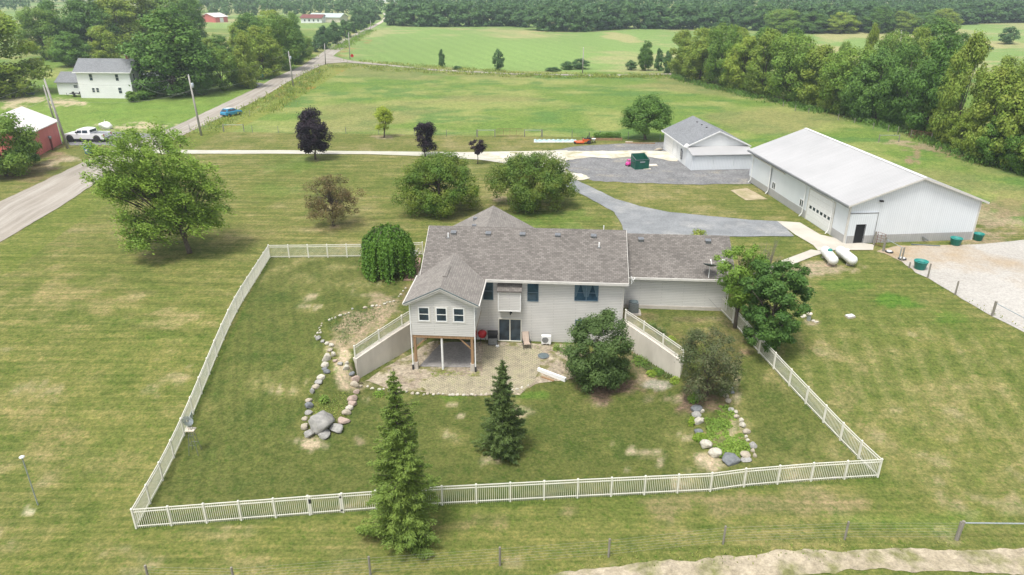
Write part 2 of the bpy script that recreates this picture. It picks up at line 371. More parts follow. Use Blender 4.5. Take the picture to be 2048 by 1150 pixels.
    # worn and bare patches, plus painted shade by the garage wall: (x, y, rx, ry, colour, strength) in photo pixels at the place they lie
    sand = (.46, .38, .26); brown = (.24, .175, .105); dirt = (.34, .27, .18); grn = (.10, .19, .028); mulch = (.17, .12, .085); peb = (.36, .33, .27)
    P = [(62, 1022, 22, 9, (.6, .54, .38), 1.3), (620, 885, 46, 16, sand, 1.05), (700, 770, 40, 14, sand, .9), (690, 752, 22, 30, sand, .95), (690, 712, 12, 14, sand, 1.0), (1048, 826, 30, 11, sand, 1.0),
         (922, 832, 16, 9, sand, .95), (1295, 910, 40, 12, sand, .75), (1320, 925, 14, 10, sand, .9), (1262, 902, 14, 8, sand, .9), (1422, 925, 30, 16, sand, 1.05), (718, 640, 62, 24, dirt, .85), (772, 612, 46, 22, dirt, .9), (700, 672, 30, 22, dirt, .7), (810, 600, 14, 26, brown, .9),
         (1475, 760, 14, 36, sand, 1.1), (1492, 702, 22, 9, brown, 1.0), (1350, 800, 60, 9, dirt, 1.0), (1290, 798, 40, 9, dirt, .9), (1390, 815, 40, 12, mulch, .9), (1410, 795, 40, 30, mulch, .9),
         (1230, 775, 95, 26, mulch, 1.5), (1290, 752, 26, 24, dirt, 1.1), (1310, 735, 50, 24, (.15, .14, .06), .9), (1275, 725, 30, 30, (.17, .15, .08), .9), (1310, 770, 42, 13, peb, 1.1), (1175, 752, 55, 18, mulch, 1.1),
         (250, 255, 60, 9, (.42, .36, .24), 1.0), (310, 252, 40, 8, sand, .8), (130, 205, 40, 8, sand, 1.0), (40, 200, 60, 9, sand, .9), (30, 212, 30, 6, sand, .8), (130, 318, 46, 13, (.42, .35, .24), 1.3), (100, 330, 30, 10, sand, 1.0), (90, 310, 60, 14, (.24, .18, .10), .8), (60, 345, 70, 20, (.20, .16, .08), .9),
         (1345, 318, 36, 13, (.30, .20, .11), 1.2), (1330, 300, 22, 5, (.5, .44, .3), 1), (1650, 538, 60, 14, (.36, .30, .2), 1.05), (1625, 645, 22, 8, (.34, .28, .18), 1), (1960, 440, 60, 40, (.30, .26, .16), .9), (1970, 470, 80, 26, dirt, .8), (2010, 410, 60, 20, brown, .6),
         (1860, 292, 60, 10, (.26, .22, .13), 1.05), (1800, 284, 30, 5, dirt, .9), (1930, 305, 60, 10, brown, .8), (1835, 305, 8, 16, (.26, .2, .12), 1.1), (1818, 325, 8, 10, (.26, .2, .12), 1.1), (668, 453, 14, 5, (.28, .22, .13), 1), (631, 320, 12, 4, brown, 1), (880, 424, 14, 5, (.28, .22, .13), 1), (768, 276, 22, 4, dirt, .7),
         (1012, 398, 24, 6, dirt, .8), (120, 600, 120, 60, (.27, .24, .10), .7), (330, 640, 60, 26, (.28, .25, .11), .7), (90, 860, 80, 40, (.25, .22, .09), .6), (720, 885, 20, 10, dirt, .7), (1560, 760, 40, 40, (.26, .23, .10), .6), (1700, 800, 60, 60, (.25, .22, .10), .5),
         (1480, 1010, 300, 26, (.26, .22, .11), .75), (950, 1040, 120, 26, (.25, .21, .10), .7), (560, 1085, 200, 20, (.16, .18, .045), .5), (900, 790, 30, 10, (.12, .19, .03), .8), (1060, 790, 40, 8, grn, .7),
         (1790, 600, 60, 16, grn, 1.05), (1700, 570, 60, 14, grn, .6), (1900, 640, 60, 26, grn, .6), (1800, 1045, 200, 20, grn, .4), (600, 330, 70, 18, grn, .5), (550, 380, 60, 20, grn, .4), (1100, 440, 120, 26, grn, .6), (900, 340, 90, 12, grn, .2),
         (1500, 520, 60, 18, (.24, .21, .09), .8), (1345, 690, 60, 30, (.17, .15, .06), .7), (1380, 640, 30, 5, brown, .9), (1290, 632, 26, 6, brown, .9), (1450, 700, 40, 50, (.13, .12, .045), .8), (1345, 636, 60, 14, (.085, .11, .028), .6), (820, 545, 16, 20, (.2, .2, .06), .8)]  # dark green entry along the garage wall: house shade painted into the turf
    for (a, b, rx, ry, col, s) in P:
        d = np.sqrt(((px - a) / rx) ** 2 + ((py - b) / ry) ** 2)
        near = d < 3
        if near.any():
            f = np.zeros(len(X)); f[near] = sst(.0, .45, (1.05 - d[near]) * .7 + (nB[near] - .5) * 1.5 + (nD[near] - .5) * .8) * min(1, s); c = mix(c, col, f)
    # long grass line at the foot of fences and hedge
    for pl, wd in (([(273, 1057), (1154, 998), (1420, 986), (1487, 976), (1757, 957)], 9), ([(1525, 700), (1757, 957)], 5), ([(273, 1057), (540, 516)], 5)):
        for (ax, ay), (bx, by) in zip(pl[:-1], pl[1:]):
            L = math.hypot(bx - ax, by - ay); t = np.clip(((px - ax) * (bx - ax) + (py - ay) * (by - ay)) / L / L, 0, 1)
            dd = np.hypot(px - ax - t * (bx - ax), py - ay - t * (by - ay)); f = sst(0, 1, (wd - dd) / wd * 1.2 + (nB - .5)) * .6 * (dd < wd * 1.6)
            c = mix(c, (.075, .125, .022), f)
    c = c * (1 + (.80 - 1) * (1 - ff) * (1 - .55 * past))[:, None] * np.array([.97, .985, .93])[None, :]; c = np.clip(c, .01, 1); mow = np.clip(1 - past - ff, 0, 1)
    faces = np.empty(((ny - 1) * (nx - 1), 4), np.int32); idx = np.arange(ny * nx).reshape(ny, nx)
    faces[:, 0] = idx[:-1, :-1].ravel(); faces[:, 1] = idx[:-1, 1:].ravel(); faces[:, 2] = idx[1:, 1:].ravel(); faces[:, 3] = idx[1:, :-1].ravel()
    me = bpy.data.meshes.new('ground'); me.vertices.add(len(X)); me.vertices.foreach_set('co', np.stack([X, Y, Zt], 1).astype(np.float32).ravel())
    me.loops.add(faces.size); me.loops.foreach_set('vertex_index', faces.ravel()); me.polygons.add(len(faces))
    me.polygons.foreach_set('loop_start', np.arange(0, faces.size, 4, dtype=np.int32)); me.polygons.foreach_set('loop_total', np.full(len(faces), 4, dtype=np.int32)); me.update(calc_edges=True)
    me.polygons.foreach_set('use_smooth', np.ones(len(faces), bool))
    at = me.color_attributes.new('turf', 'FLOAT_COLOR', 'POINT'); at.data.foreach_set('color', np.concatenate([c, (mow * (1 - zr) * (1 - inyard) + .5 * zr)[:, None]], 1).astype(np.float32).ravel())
    m, t, b, o = nt('ground_turf'); a = N(t, 'Attribute', attribute_name='turf'); tc = N(t, 'TexCoord')
    n1 = N(t, 'TexNoise', Scale=5, Detail=6, Roughness=.8); n2 = N(t, 'TexNoise', Scale=1.6, Detail=4, Roughness=.6)
    t.links.new(tc.outputs['Object'], n1.inputs[0]); t.links.new(tc.outputs['Object'], n2.inputs[0])
    cc = mixc(t, a.outputs['Color'], ramp(t, n1.outputs[0], (.28, (.40, .48, .36)), (.5, (.98, .98, .98)), (.72, (1.75, 1.62, 1.7))), mode='MULTIPLY', f=1)
    cc = mixc(t, cc, ramp(t, n2.outputs[0], (.3, (.74, .82, .74)), (.7, (1.27, 1.18, 1.27))), mode='MULTIPLY', f=1)
    mp = N(t, 'Mapping'); mp.inputs['Scale'].default_value = (.14, 2.3, 1); mp.inputs['Rotation'].default_value = (0, 0, .05); t.links.new(tc.outputs['Object'], mp.inputs[0])
    n3 = N(t, 'TexNoise', Scale=1, Detail=3, Roughness=.6); t.links.new(mp.outputs[0], n3.inputs[0])
    st = mixc(t, (1, 1, 1), ramp(t, n3.outputs[0], (.36, (.77, .85, .75)), (.64, (1.24, 1.14, 1.24))), a.outputs['Alpha'])
    cc = mixc(t, cc, st, mode='MULTIPLY', f=1)
    n5 = N(t, 'TexNoise', Scale=3.1, Detail=4, Roughness=.7); mp5 = N(t, 'Mapping'); mp5.inputs['Location'].default_value = (13, 5, 0); t.links.new(tc.outputs['Object'], mp5.inputs[0]); t.links.new(mp5.outputs[0], n5.inputs[0])
    cc = mixc(t, cc, ramp(t, n5.outputs[0], (.36, (.66, .86, .58)), (.46, (1., 1., 1.)), (.60, (1., 1., 1.)), (.70, (1.38, 1.2, 1.35))), mode='MULTIPLY', f=1)
    t.links.new(cc, b.inputs['Base Color']); b.inputs['Roughness'].default_value = .95; b.inputs['Specular IOR Level'].default_value = .1; bump(t, b, n1.outputs[0], .5, .06)
    me.materials.append(m); g = linkme('ground', me); g['kind'] = 'structure'
ground()
rs = np.random.RandomState(5)
def dense(poly, step, jit, seed=1):
    """resample a closed world polygon and roughen its edge"""
    out = []; n = len(poly)
    for i in range(n):
        a, b = Vector(poly[i][:2]), Vector(poly[(i + 1) % n][:2]); L = (b - a).length; k = max(1, int(L / step)); nr = Vector((-(b - a).y, (b - a).x)).normalized() if L else Vector((0, 0))
        for j in range(k):
            p = a.lerp(b, j / k); q = (float(fbm(np.array([p.x]), np.array([p.y]), 1.6, seed)[0]) - .5) * 2 * jit + (float(vnoise(np.array([p.x * 3]), np.array([p.y * 3]), seed)[0]) - .5) * jit * .6
            out.append(p + nr * q)
    return out
def sheet(name, pixpoly, m, off=.03, step=.6, jit=.25, grid=1.2, world=None, seed=1, kind='structure'):
    poly = world or [G(*p) for p in pixpoly]; bd = dense(poly, step, jit, seed)
    xs = np.array([p.x for p in bd]); ys = np.array([p.y for p in bd]); pts = list(bd); ne = len(bd)
    gx, gy = np.meshgrid(np.arange(xs.min(), xs.max(), grid), np.arange(ys.min(), ys.max(), grid)); gx = gx.ravel(); gy = gy.ravel()
    k = poly_in(gx, gy, [(p.x, p.y) for p in bd]); pts += [Vector((float(a), float(b))) for a, b in zip(gx[k], gy[k])]
    V, E_, F, _, _, _ = delaunay_2d_cdt(pts, [(i, (i + 1) % ne) for i in range(ne)], [], 1, 1e-4)
    vx = np.array([v.x for v in V]); vy = np.array([v.y for v in V]); vz = TZ(vx, vy) + off
    me = bpy.data.meshes.new(name); me.from_pydata([(float(a), float(b), float(c)) for a, b, c in zip(vx, vy, vz)], [], [tuple(f) for f in F])
    uv = me.uv_layers.new(name='UVMap'); li = np.zeros(len(me.loops), np.int32); me.loops.foreach_get('vertex_index', li)
    uv.data.foreach_set('uv', np.stack([vx[li], vy[li]], 1).astype(np.float32).ravel()); me.materials.append(m)
    for p in me.polygons: p.use_smooth = True
    bm = bmesh.new(); bm.from_mesh(me)
    for f in bm.faces:
        if f.normal.z < 0: f.normal_flip()
    bm.to_mesh(me); bm.free()
    o = linkme(name, me); o['kind'] = kind; return o
def strip(name, L, Rr, m, off=.03, nt_=8, jit=.25, step=1.0):
    """road strip between two edges given as photo pixels; UV = metres along, 0..1 across"""
    L = [G(*p) for p in L]; Rr = [G(*p) for p in Rr]
    def res(P, n):
        d = [0]
        for a, b in zip(P[:-1], P[1:]): d.append(d[-1] + (b - a).length)
        s = np.linspace(0, d[-1], n); return np.interp(s, d, [p.x for p in P]), np.interp(s, d, [p.y for p in P]), s
    tot = sum((b - a).length for a, b in zip(L[:-1], L[1:])); n = max(4, int(tot / step))
    lx, ly, s = res(L, n); rx, ry, _ = res(Rr, n)
    jl = (fbm(s, s * 0, 2.5, 3) - .5) * jit * 2; jr = (fbm(s, s * 0 + 9, 2.5, 4) - .5) * jit * 2
    w = np.hypot(rx - lx, ry - ly); t = np.linspace(0, 1, nt_)[None, :] * (1 + (jr - jl) / w)[:, None] + (jl / w)[:, None]
    X = lx[:, None] + (rx - lx)[:, None] * t; Y = ly[:, None] + (ry - ly)[:, None] * t; Z = TZ(X, Y) + off
    vs = [tuple(map(float, p)) for p in zip(X.ravel(), Y.ravel(), Z.ravel())]; fs = []
    for i in range(n - 1):
        for j in range(nt_ - 1): a = i * nt_ + j; fs.append((a, a + 1, a + nt_ + 1, a + nt_))
    me = bpy.data.meshes.new(name); me.from_pydata(vs, [], fs); uv = me.uv_layers.new(name='UVMap')
    li = np.zeros(len(me.loops), np.int32); me.loops.foreach_get('vertex_index', li); T = np.tile(np.linspace(0, 1, nt_), (n, 1)).ravel(); Sx = np.repeat(s, nt_)
    uv.data.foreach_set('uv', np.stack([Sx[li], T[li]], 1).astype(np.float32).ravel()); me.materials.append(m)
    bm = bmesh.new(); bm.from_mesh(me)
    for f in bm.faces:
        if f.normal.z < 0: f.normal_flip()
        f.smooth = True
    bm.to_mesh(me); bm.free(); o = linkme(name, me); o['kind'] = 'structure'; return o
def gravel(name, c1, c2, c3=None, big=.4, fine=5, con=.35, tracks=0, tc2=(.5, .47, .42), th=(.5, .7)):
    m, t, b, o = nt(name); tc = N(t, 'TexCoord'); n1 = N(t, 'TexNoise', Scale=big, Detail=6, Roughness=.62); n2 = N(t, 'TexNoise', Scale=fine, Detail=6, Roughness=.8)
    t.links.new(tc.outputs['Object'], n1.inputs[0]); t.links.new(tc.outputs['Object'], n2.inputs[0])
    c = mixc(t, c1, c2, ramp(t, n1.outputs[0], (.38, 0.), (.62, 1.)))
    if c3:
        n3 = N(t, 'TexNoise', Scale=big * .6, Detail=7, Roughness=.6); mp = N(t, 'Mapping'); mp.inputs['Location'].default_value = (31, 7, 0); t.links.new(tc.outputs['Object'], mp.inputs[0]); t.links.new(mp.outputs[0], n3.inputs[0])
        c = mixc(t, c, c3, ramp(t, n3.outputs[0], (th[0], 0.), (th[1], 1.)))
    if tracks:
        uv = N(t, 'UVMap', uv_map='UVMap'); mp = N(t, 'Mapping'); mp.inputs['Scale'].default_value = (.05, tracks, 1); t.links.new(uv.outputs[0], mp.inputs[0])
        n4 = N(t, 'TexNoise', Scale=1, Detail=4, Roughness=.6); t.links.new(mp.outputs[0], n4.inputs[0]); c = mixc(t, c, tc2, ramp(t, n4.outputs[0], (.42, 0.), (.62, .85)))
    c = mixc(t, c, ramp(t, n2.outputs[0], (.3, 1 - con), (.7, 1 + con)), mode='MULTIPLY', f=1)
    t.links.new(c, b.inputs['Base Color']); b.inputs['Roughness'].default_value = .95; b.inputs['Specular IOR Level'].default_value = .15; bump(t, b, n2.outputs[0], .5, .03); return m
Mroad = gravel('road_gravel', (.25, .222, .185), (.30, .268, .225), None, .15, 5, .12, tracks=7, tc2=(.38, .35, .305))
Mroad2 = gravel('road_gravel_pale', (.42, .37, .29), (.52, .47, .38), None, .15, 5, .12, tracks=7, tc2=(.58, .54, .46))
Mdrive = gravel('drive_limestone', (.50, .48, .43), (.42, .40, .35), None, .5, 6, .15, tracks=9, tc2=(.42, .41, .30))
Mlime = gravel('limestone_patch', (.60, .57, .49), (.44, .40, .30), (.27, .26, .13), .5, 6, .2, th=(.56, .68))
Myard = gravel('grey_gravel', (.155, .156, .156), (.205, .204, .202), (.29, .265, .215), .5, 3.5, .55, th=(.55, .72))
Masph = gravel('asphalt', (.185, .194, .198), (.235, .244, .248), (.30, .30, .29), .45, 5, .28, th=(.54, .70))
Mconc = gravel('slab_concrete', (.50, .47, .40), (.43, .40, .34), (.37, .34, .28), .5, 9, .08, th=(.58, .75))
Mcorral = gravel('corral_gravel', (.36, .34, .305), (.41, .39, .355), (.34, .26, .165), .12, 5, .3, th=(.54, .70))
Msand = gravel('sandy_track', (.39, .335, .245), (.31, .265, .185), (.17, .17, .07), .9, 4, .45, th=(.50, .66))
Mpgrav = gravel('patio_gravel', (.36, .31, .23), (.25, .205, .15), (.16, .155, .06), 1.1, 4, .6, th=(.50, .60))
Mtrack = gravel('worn_dirt', (.42, .35, .24), (.34, .28, .18), (.2, .2, .07), .7, 6, .2)
strip('road', [(-420, 700), (0, 404), (177, 320), (342, 256), (511, 177), (552, 154), (604, 132), (646, 104), (688, 78), (724, 61), (752, 47)],
      [(-300, 800), (0, 484), (104, 424), (186, 370), (365, 271), (520, 198), (578, 163), (615, 145), (650, 127), (672, 107), (698, 89), (735, 63), (758, 49)], Mroad, .05, 14, .3)
strip('road_far', [(752, 47.5), (763, 42), (770, 33), (765, 26)], [(758, 49.5), (768, 43), (775, 34), (770, 26)], Mroad2, .08, 5, .3, 3)
strip('side_road', [(655, 108), (672, 114), (698, 121), (761, 128), (865, 138.5), (1020, 146.5), (1200, 150), (1345, 147)], [(618, 144), (650, 128), (690, 125), (761, 130.5), (865, 141), (1020, 149), (1200, 152.5), (1345, 150)], Mroad, .09, 7, .3)
strip('driveway', [(262, 299), (400, 301), (560, 301), (740, 303), (930, 305), (1040, 303), (1135, 301)], [(255, 309), (400, 308), (560, 308), (740, 309), (860, 313), (960, 320), (1130, 345)], Mdrive, .062, 9, .15)
sheet('gravel_yard', [(1100, 302), (1150, 293), (1230, 288), (1330, 284), (1345, 284), (1520, 320), (1520, 366), (1480, 369), (1350, 369), (1250, 365), (1190, 362), (1150, 350), (1118, 330)], Myard, .035, .8, .5, 2)
sheet('limestone_drive', [(960, 306), (1100, 303), (1180, 303), (1260, 302), (1330, 304), (1365, 318), (1352, 324), (1290, 313), (1225, 317), (1180, 315), (1130, 321), (1060, 330), (1010, 326)], Mlime, .075, .6, .6, 2, seed=4)
sheet('limestone_patch', [(1120, 344), (1165, 348), (1182, 357), (1165, 362), (1130, 362)], Mlime, .08, .5, .4, 1.5, seed=6)
sheet('asphalt_drive', [(1118, 352), (1150, 360), (1190, 378), (1230, 398), (1280, 413), (1340, 425), (1400, 431), (1500, 440), (1556, 443), (1588, 473), (1250, 476), (1245, 452), (1228, 425), (1180, 398), (1128, 372)], Masph, .06, .8, .15, 2)
sheet('concrete_apron', [(1554, 443), (1600, 446), (1640, 470), (1700, 484), (1748, 490), (1746, 501), (1690, 501), (1636, 502), (1626, 491), (1590, 470)], Mconc, .07, 2, .02, 1.5)
sheet('walkway', [(1534, 533), (1622, 500), (1640, 503), (1645, 508), (1628, 513), (1545, 546), (1470, 580), (1455, 575)], Mconc, .065, 2, .02, 1.2, seed=3)
sheet('barn_pad', [(1460, 381), (1494, 377), (1536, 399), (1492, 401)], Mtrack, .05, .5, .1, 1.2)
sheet('corral_gravel', [(1752, 503), (1800, 492), (1950, 490), (2030, 482), (2140, 470), (2240, 620), (2140, 720), (2040, 660), (1985, 634), (1912, 590), (1855, 557), (1830, 546), (1805, 524), (1770, 508)], Mcorral, .04, .8, .25, 2.5)
sheet('sandy_track', [(1010, 1185), (1090, 1150), (1239, 1134), (1341, 1122), (1517, 1108), (1609, 1101), (1748, 1097), (1910, 1104), (2048, 1099), (2300, 1095), (2300, 1150), (2048, 1152), (1900, 1140), (1750, 1138), (1600, 1150), (1450, 1160), (1250, 1185)], Msand, .03, .25, .3, .8)
sheet('patio_gravel', [(838, 697), (868, 682), (1150, 690), (1190, 745), (1128, 762), (1072, 768), (1040, 790), (900, 792), (840, 786), (780, 780), (728, 762)], Mpgrav, .03, .35, .25, .5)
sheet('patio', [(965, 688), (1085, 700), (1078, 742), (1065, 768), (1040, 786), (960, 792), (860, 788), (835, 768), (880, 752), (966, 754)], M['paver'], .05, .5, .1, .7, seed=8)
sheet('gravel_pad', [(880, 690), (905, 684), (945, 686), (944, 736), (840, 734)], gravel('grey_pad', (.25, .235, .22), (.20, .19, .18), None, .6, 5, .3), .06, .4, .1, .6)
sheet('farm_driveway', [(128, 272), (175, 266), (240, 264), (300, 268), (345, 268), (300, 296), (255, 300), (215, 291), (140, 291)], Myard, .04, .8, .3, 2, seed=12)
sheet('turnout', [(470, 160), (500, 163), (528, 168), (516, 176), (496, 172), (470, 167)], Myard, .07, .8, .2, 2, seed=13)
sheet('brick_path', [(833, 515), (842, 517), (838, 545), (826, 562), (806, 562), (822, 540)], M['brick_path'], .05, .4, .05, .6)
# ================================================================== MAIN HOUSE (local u right, v away, z up)
HO = (-.17, 52.98, 0.0); HR = -R(4.2)
def HW(u, v, z=0):
    a = HR; return Vector((HO[0] + u * math.cos(a) - v * math.sin(a), HO[1] + u * math.sin(a) + v * math.cos(a), z))
def window(root, x0, x1, z0, z1, y, fr, gl, ax='y', sgn=-1, fw=.06, sash=True, two=1, name='window', curtain=False, pad=None):
    """framed sash window on a wall plane: ax='y' wall facing -y (sgn -1) or 'x' wall facing +x/-x"""
    def bx(mb, a0, a1, c0, c1, d0, d1):
        if ax == 'y': mb.box(a0, a1, min(y + sgn * d0, y + sgn * d1), max(y + sgn * d0, y + sgn * d1), c0, c1)
        else: mb.box(min(y + sgn * d0, y + sgn * d1), max(y + sgn * d0, y + sgn * d1), a0, a1, c0, c1)
    f = MB(); bx(f, x0, x1, z0, z0 + fw, -.02, .05); bx(f, x0, x1, z1 - fw, z1, -.02, .05)
    bx(f, x0, x0 + fw, z0 + fw, z1 - fw, -.02, .05); bx(f, x1 - fw, x1, z0 + fw, z1 - fw, -.02, .05)
    for i in range(1, two): xm = x0 + (x1 - x0) * i / two; bx(f, xm - fw * .7, xm + fw * .7, z0 + fw, z1 - fw, -.02, .055)
    if sash: zm = (z0 + z1) / 2; bx(f, x0 + fw, x1 - fw, zm - fw * .35, zm + fw * .35, -.02, .035)
    w = f.build(name, fr, root)
    g = MB(); bx(g, x0 + fw, x1 - fw, z0 + fw, z1 - fw, -.01, .012); g.build('pane', gl, w)
    if pad:
        p = MB(); e = .1
        bx(p, x0 - e, x1 + e, z1, z1 + e, -.02, .03); bx(p, x0 - e, x1 + e, z0 - e, z0, -.02, .03); bx(p, x0 - e, x0, z0, z1, -.02, .03); bx(p, x1, x1 + e, z0, z1, -.02, .03); p.build('trim', pad, w)
    if curtain:
        c = MB()
        for k in range(two):
            a = x0 + (x1 - x0) * k / two + fw; b = x0 + (x1 - x0) * (k + 1) / two - fw; s = b - a; zt = z1 - fw - .01
            for u0, u1, um in ((a, a + s * .45, a + s * .12), (b - s * .45, b, b - s * .12)):
                yy = y + sgn * .016
                pts = [(u0, yy, zt), (u1, yy, zt), (um if u0 == a else b, yy, z0 + .35), (a if u0 == a else um, yy, z0 + .35)]; c.face(pts)
        c.build('curtain', M['curtain'], w)
    return w
house = empty('house', HO, HR, 'beige-sided walk-out ranch house with grey-brown shingle roofs, in the middle of the fenced yard', 'house')
EZ, RZ = 5.62, 8.36
MB().box(-6.95, 9.15, 0, 9.2, -.35, 5.4).exty([(-6.95, 5.4), (9.15, 5.4), (9.15, 5.41), (-6.95, 5.41)], .3, 8.9).extx([(0, 5.4), (9.2, 5.4), (4.6, 5.4 + 4.6 * .54)], -6.95, 9.15).build('wall', M['siding'], house)
MB().gable(-7.3, 9.5, -.4, 9.6, EZ + .12, RZ + .1, .16).build('roof', M['shingle'], house)
mb = MB()
for a, b in ((-7.3, -7.3), (9.5, 9.5)):
    pass
mb.box(-1.95, 9.52, -.53, -.41, EZ - .12, EZ + .09).build('gutter', M['trim'], house)
MB().box(-1.95, 9.48, -.4, -.002, EZ - .13, EZ - .1).build('soffit', M['white'], house)
MB().box(9.151, 9.24, -.06, .06, -.1, EZ - .1).build('downspout', M['trim'], house)
mb = MB()
for x in (-7.34, 9.5):
    MB().extx([(-.4, EZ - .06), (4.6, RZ - .08), (9.6, EZ - .06), (9.6, EZ + .09), (4.6, RZ + .07), (-.4, EZ + .09)], x, x + .04).build('rake_board', M['trim'], house)
# rear wing behind the ridge
MB().box(-6.4, 1.6, 9.2, 10.7, 1.8, 5.8).exty([(-6.4, 5.8), (1.6, 5.8), (-2.4, 8.05)], 9.3, 10.7).build('wing_wall', M['siding'], house)
MB().gable(-6.9, 2.1, 4.9, 11.05, 8.38 - 4.5 * .54, 8.38, .16, 'y').build('wing_roof', M['shingle_light'], house)
# attached garage
gw = MB().box(9.15, 17.95, 2.4, 10.2, 2.42, 5.05).extx([(2.4, 5.05), (10.2, 5.05), (6.3, 5.05 + 3.9 * .54)], 9.15, 17.95).build('garage_wall', M['siding'], house)
MB().box(9.16, 17.97, 2.35, 10.2, 1.6, 2.55).build('foundation', M['concrete'], house)
MB().gable(9.5, 18.5, 2.0, 10.6, 5.27, 5.27 + 4.3 * .54, .16).build('garage_roof', M['shingle'], house)
MB().box(9.56, 18.5, 1.88, 1.995, 5.08, 5.26).build('gutter', M['trim'], house)
MB().box(18.0, 18.08, 2.28, 2.36, 2.3, 5.1).build('downspout', M['trim'], house)
# sunroom on posts
sw = MB().box(-7.15, -2.37, -5.0, 0.0, 2.85, 5.45).exty([(-7.15, 5.45), (-2.37, 5.45), (-4.76, 6.6)], -5.0, 0.0).build('sunroom_wall', M['siding'], house)
MB().gable(-7.6, -1.95, -5.32, 2.3, 5.66, 7.02, .15, 'y').build('sunroom_roof', M['shingle_light'], house)
f = MB()
for y in (-5.37,):
    f.exty([(-7.6, 5.49), (-4.775, 6.85), (-4.775, 6.94), (-7.6, 5.58)], y, y + .05); f.exty([(-1.95, 5.49), (-4.775, 6.85), (-4.775, 6.94), (-1.95, 5.58)], y, y + .05)
f.exty([(-7.4, 5.44), (-4.775, 6.66), (-4.775, 6.80), (-7.55, 5.47)], -5.31, -5.0); f.exty([(-2.15, 5.44), (-4.775, 6.66), (-4.775, 6.80), (-2.0, 5.47)], -5.31, -5.0)
f.build('fascia', M['trim'], house)
MB().exty([(-7.62, 5.585), (-4.775, 6.945), (-1.93, 5.585), (-1.93, 5.66), (-4.775, 7.02), (-7.62, 5.66)], -5.38, -5.325).build('drip_edge', M['dish'], house)
MB().box(-7.70, -7.61, -5.3, .2, 5.52, 5.62).build('gutter', M['trim'], house); MB().box(-1.94, -1.85, -5.3, -.4, 5.52, 5.62).build('gutter', M['trim'], house)
f = MB(); f.exty([(-4.78, 7.05), (-4.62, 6.98), (-4.62, 7.02), (-4.78, 7.09)], -3.2, -1.2); f.exty([(-4.78, 7.05), (-4.94, 6.98), (-4.94, 7.02), (-4.78, 7.09)], -3.2, -1.2); f.build('ridge_vent', M['shingle_light'], house)
for x0 in (-6.58, -5.24, -3.92): window(house, x0, x0 + .86, 4.06, 5.26, -5.0, M['white'], M['glass'], fw=.075, pad=M['trim'])
window(house, -4.3, -3.55, 4.1, 5.2, -2.37, M['white'], M['glass'], 'x', 1)
window(house, -1.6, -.85, 4.1, 5.2, -2.37, M['white'], M['glass'], 'x', 1)
window(house, -4.3, -3.3, 4.1, 5.2, -7.15, M['white'], M['glass'], 'x', -1)
f = MB(); f.box(-7.13, -2.39, -4.98, -4.9, 2.62, 2.848); f.box(-7.13, -7.05, -4.9, -.02, 2.62, 2.848); f.box(-2.47, -2.39, -4.9, -.02, 2.62, 2.848); f.build('floor_beam', M['wood'], house)
for x in (-7.0, -2.55):
    p = MB().box(x - .1, x + .1, -4.95, -4.75, .45, 2.62).build('post', M['wood'], house)
    MB().box(x - .16, x + .16, -5.02, -4.7, -.6, .45).build('pier', M['concrete'], p)
MB().tube([(-4.9, -4.85, -.6), (-4.9, -4.85, 2.62)], .085, 12).build('steel_post', M['white'], house)
for s, x in ((1, -6.9), (-1, -2.65)): MB().beam((x, -4.85, 1.75), (x + s * .85, -4.85, 2.6), .09).build('brace', M['wood'], house)
for x in (-7.22, -2.3):
    p = MB().beam((x, -5.02, .25), (x, -5.02, 5.4), .08).build('downspout', M['white'], house); MB().beam((x, -5.02, -.35), (x, -5.02, .25), .14).build('boot', M['black'], p)
# bump-out, patio door and windows
b = MB().box(-.93, .93, -.6, 0, 3.0, 4.72).build('bump_out', M['siding'], house)
MB().extx([(-.72, 4.72), (0, 5.14), (0, 5.26), (-.72, 4.84)], -1.0, 1.0).build('bump_out_roof', M['shingle'], b)
f = MB(); f.box(-.94, -.86, -.63, -.6, 3.0, 4.72); f.box(.86, .94, -.63, -.6, 3.0, 4.72); f.box(-.86, .86, -.63, -.6, 3.0, 3.08); f.box(-.86, .86, -.63, -.6, 4.64, 4.72); f.build('corner_trim', M['white'], b)
d = MB(); fw = .07
d.box(-.97, -.90, -.07, .02, -.02, 2.08); d.box(.90, .97, -.07, .02, -.02, 2.08); d.box(-.90, .90, -.07, .02, 2.0, 2.08); d.box(-.04, .04, -.06, .02, .03, 2.0); d.box(-.97, .97, -.14, .02, -.1, .03)
d = d.build('patio_door', M['cream'], house)
for a, c in ((-.9, -.04), (.04, .9)):
    MB().box(a + .001, c - .001, -.02, .01, .03, 2.0).build('pane', M['glass'], d)
MB().box(-.11, -.09, -.1, -.06, .9, 1.1).build('handle', M['black'], d)
window(house, -2.22, -1.36, 3.72, 5.30, 0, M['blueframe'], M['glass_blue'], fw=.05)
window(house, 1.42, 2.34, 3.70, 5.30, 0, M['blueframe'], M['glass_blue'], fw=.05)
window(house, 5.25, 7.18, 3.88, 5.32, 0, M['blueframe'], M['glass_blue'], fw=.05, two=2, curtain=True)
window(house, 5.4, 6.5, .75, 2.15, 0, M['blueframe'], M['glass_blue'], fw=.05)
MB().box(-.02, .2, -.2, 0, 2.62, 2.72).box(.02, .1, -.26, -.14, 2.5, 2.66).build('door_lamp', M['black'], house)
MB().box(9.15 - .8, 9.15 - .62, -.1, 0, 1.9, 2.15).tube([(8.3, -.03, 2.2), (6.4, -.03, 2.35), (6.4, -.03, 2.0)], .012, 5).build('meter_box', M['trim'], house)
def slope_z(v, side='main'): return (EZ + .12 + .524 * (v + .4)) if side == 'main' else (5.27 + .54 * (v - 2.0))
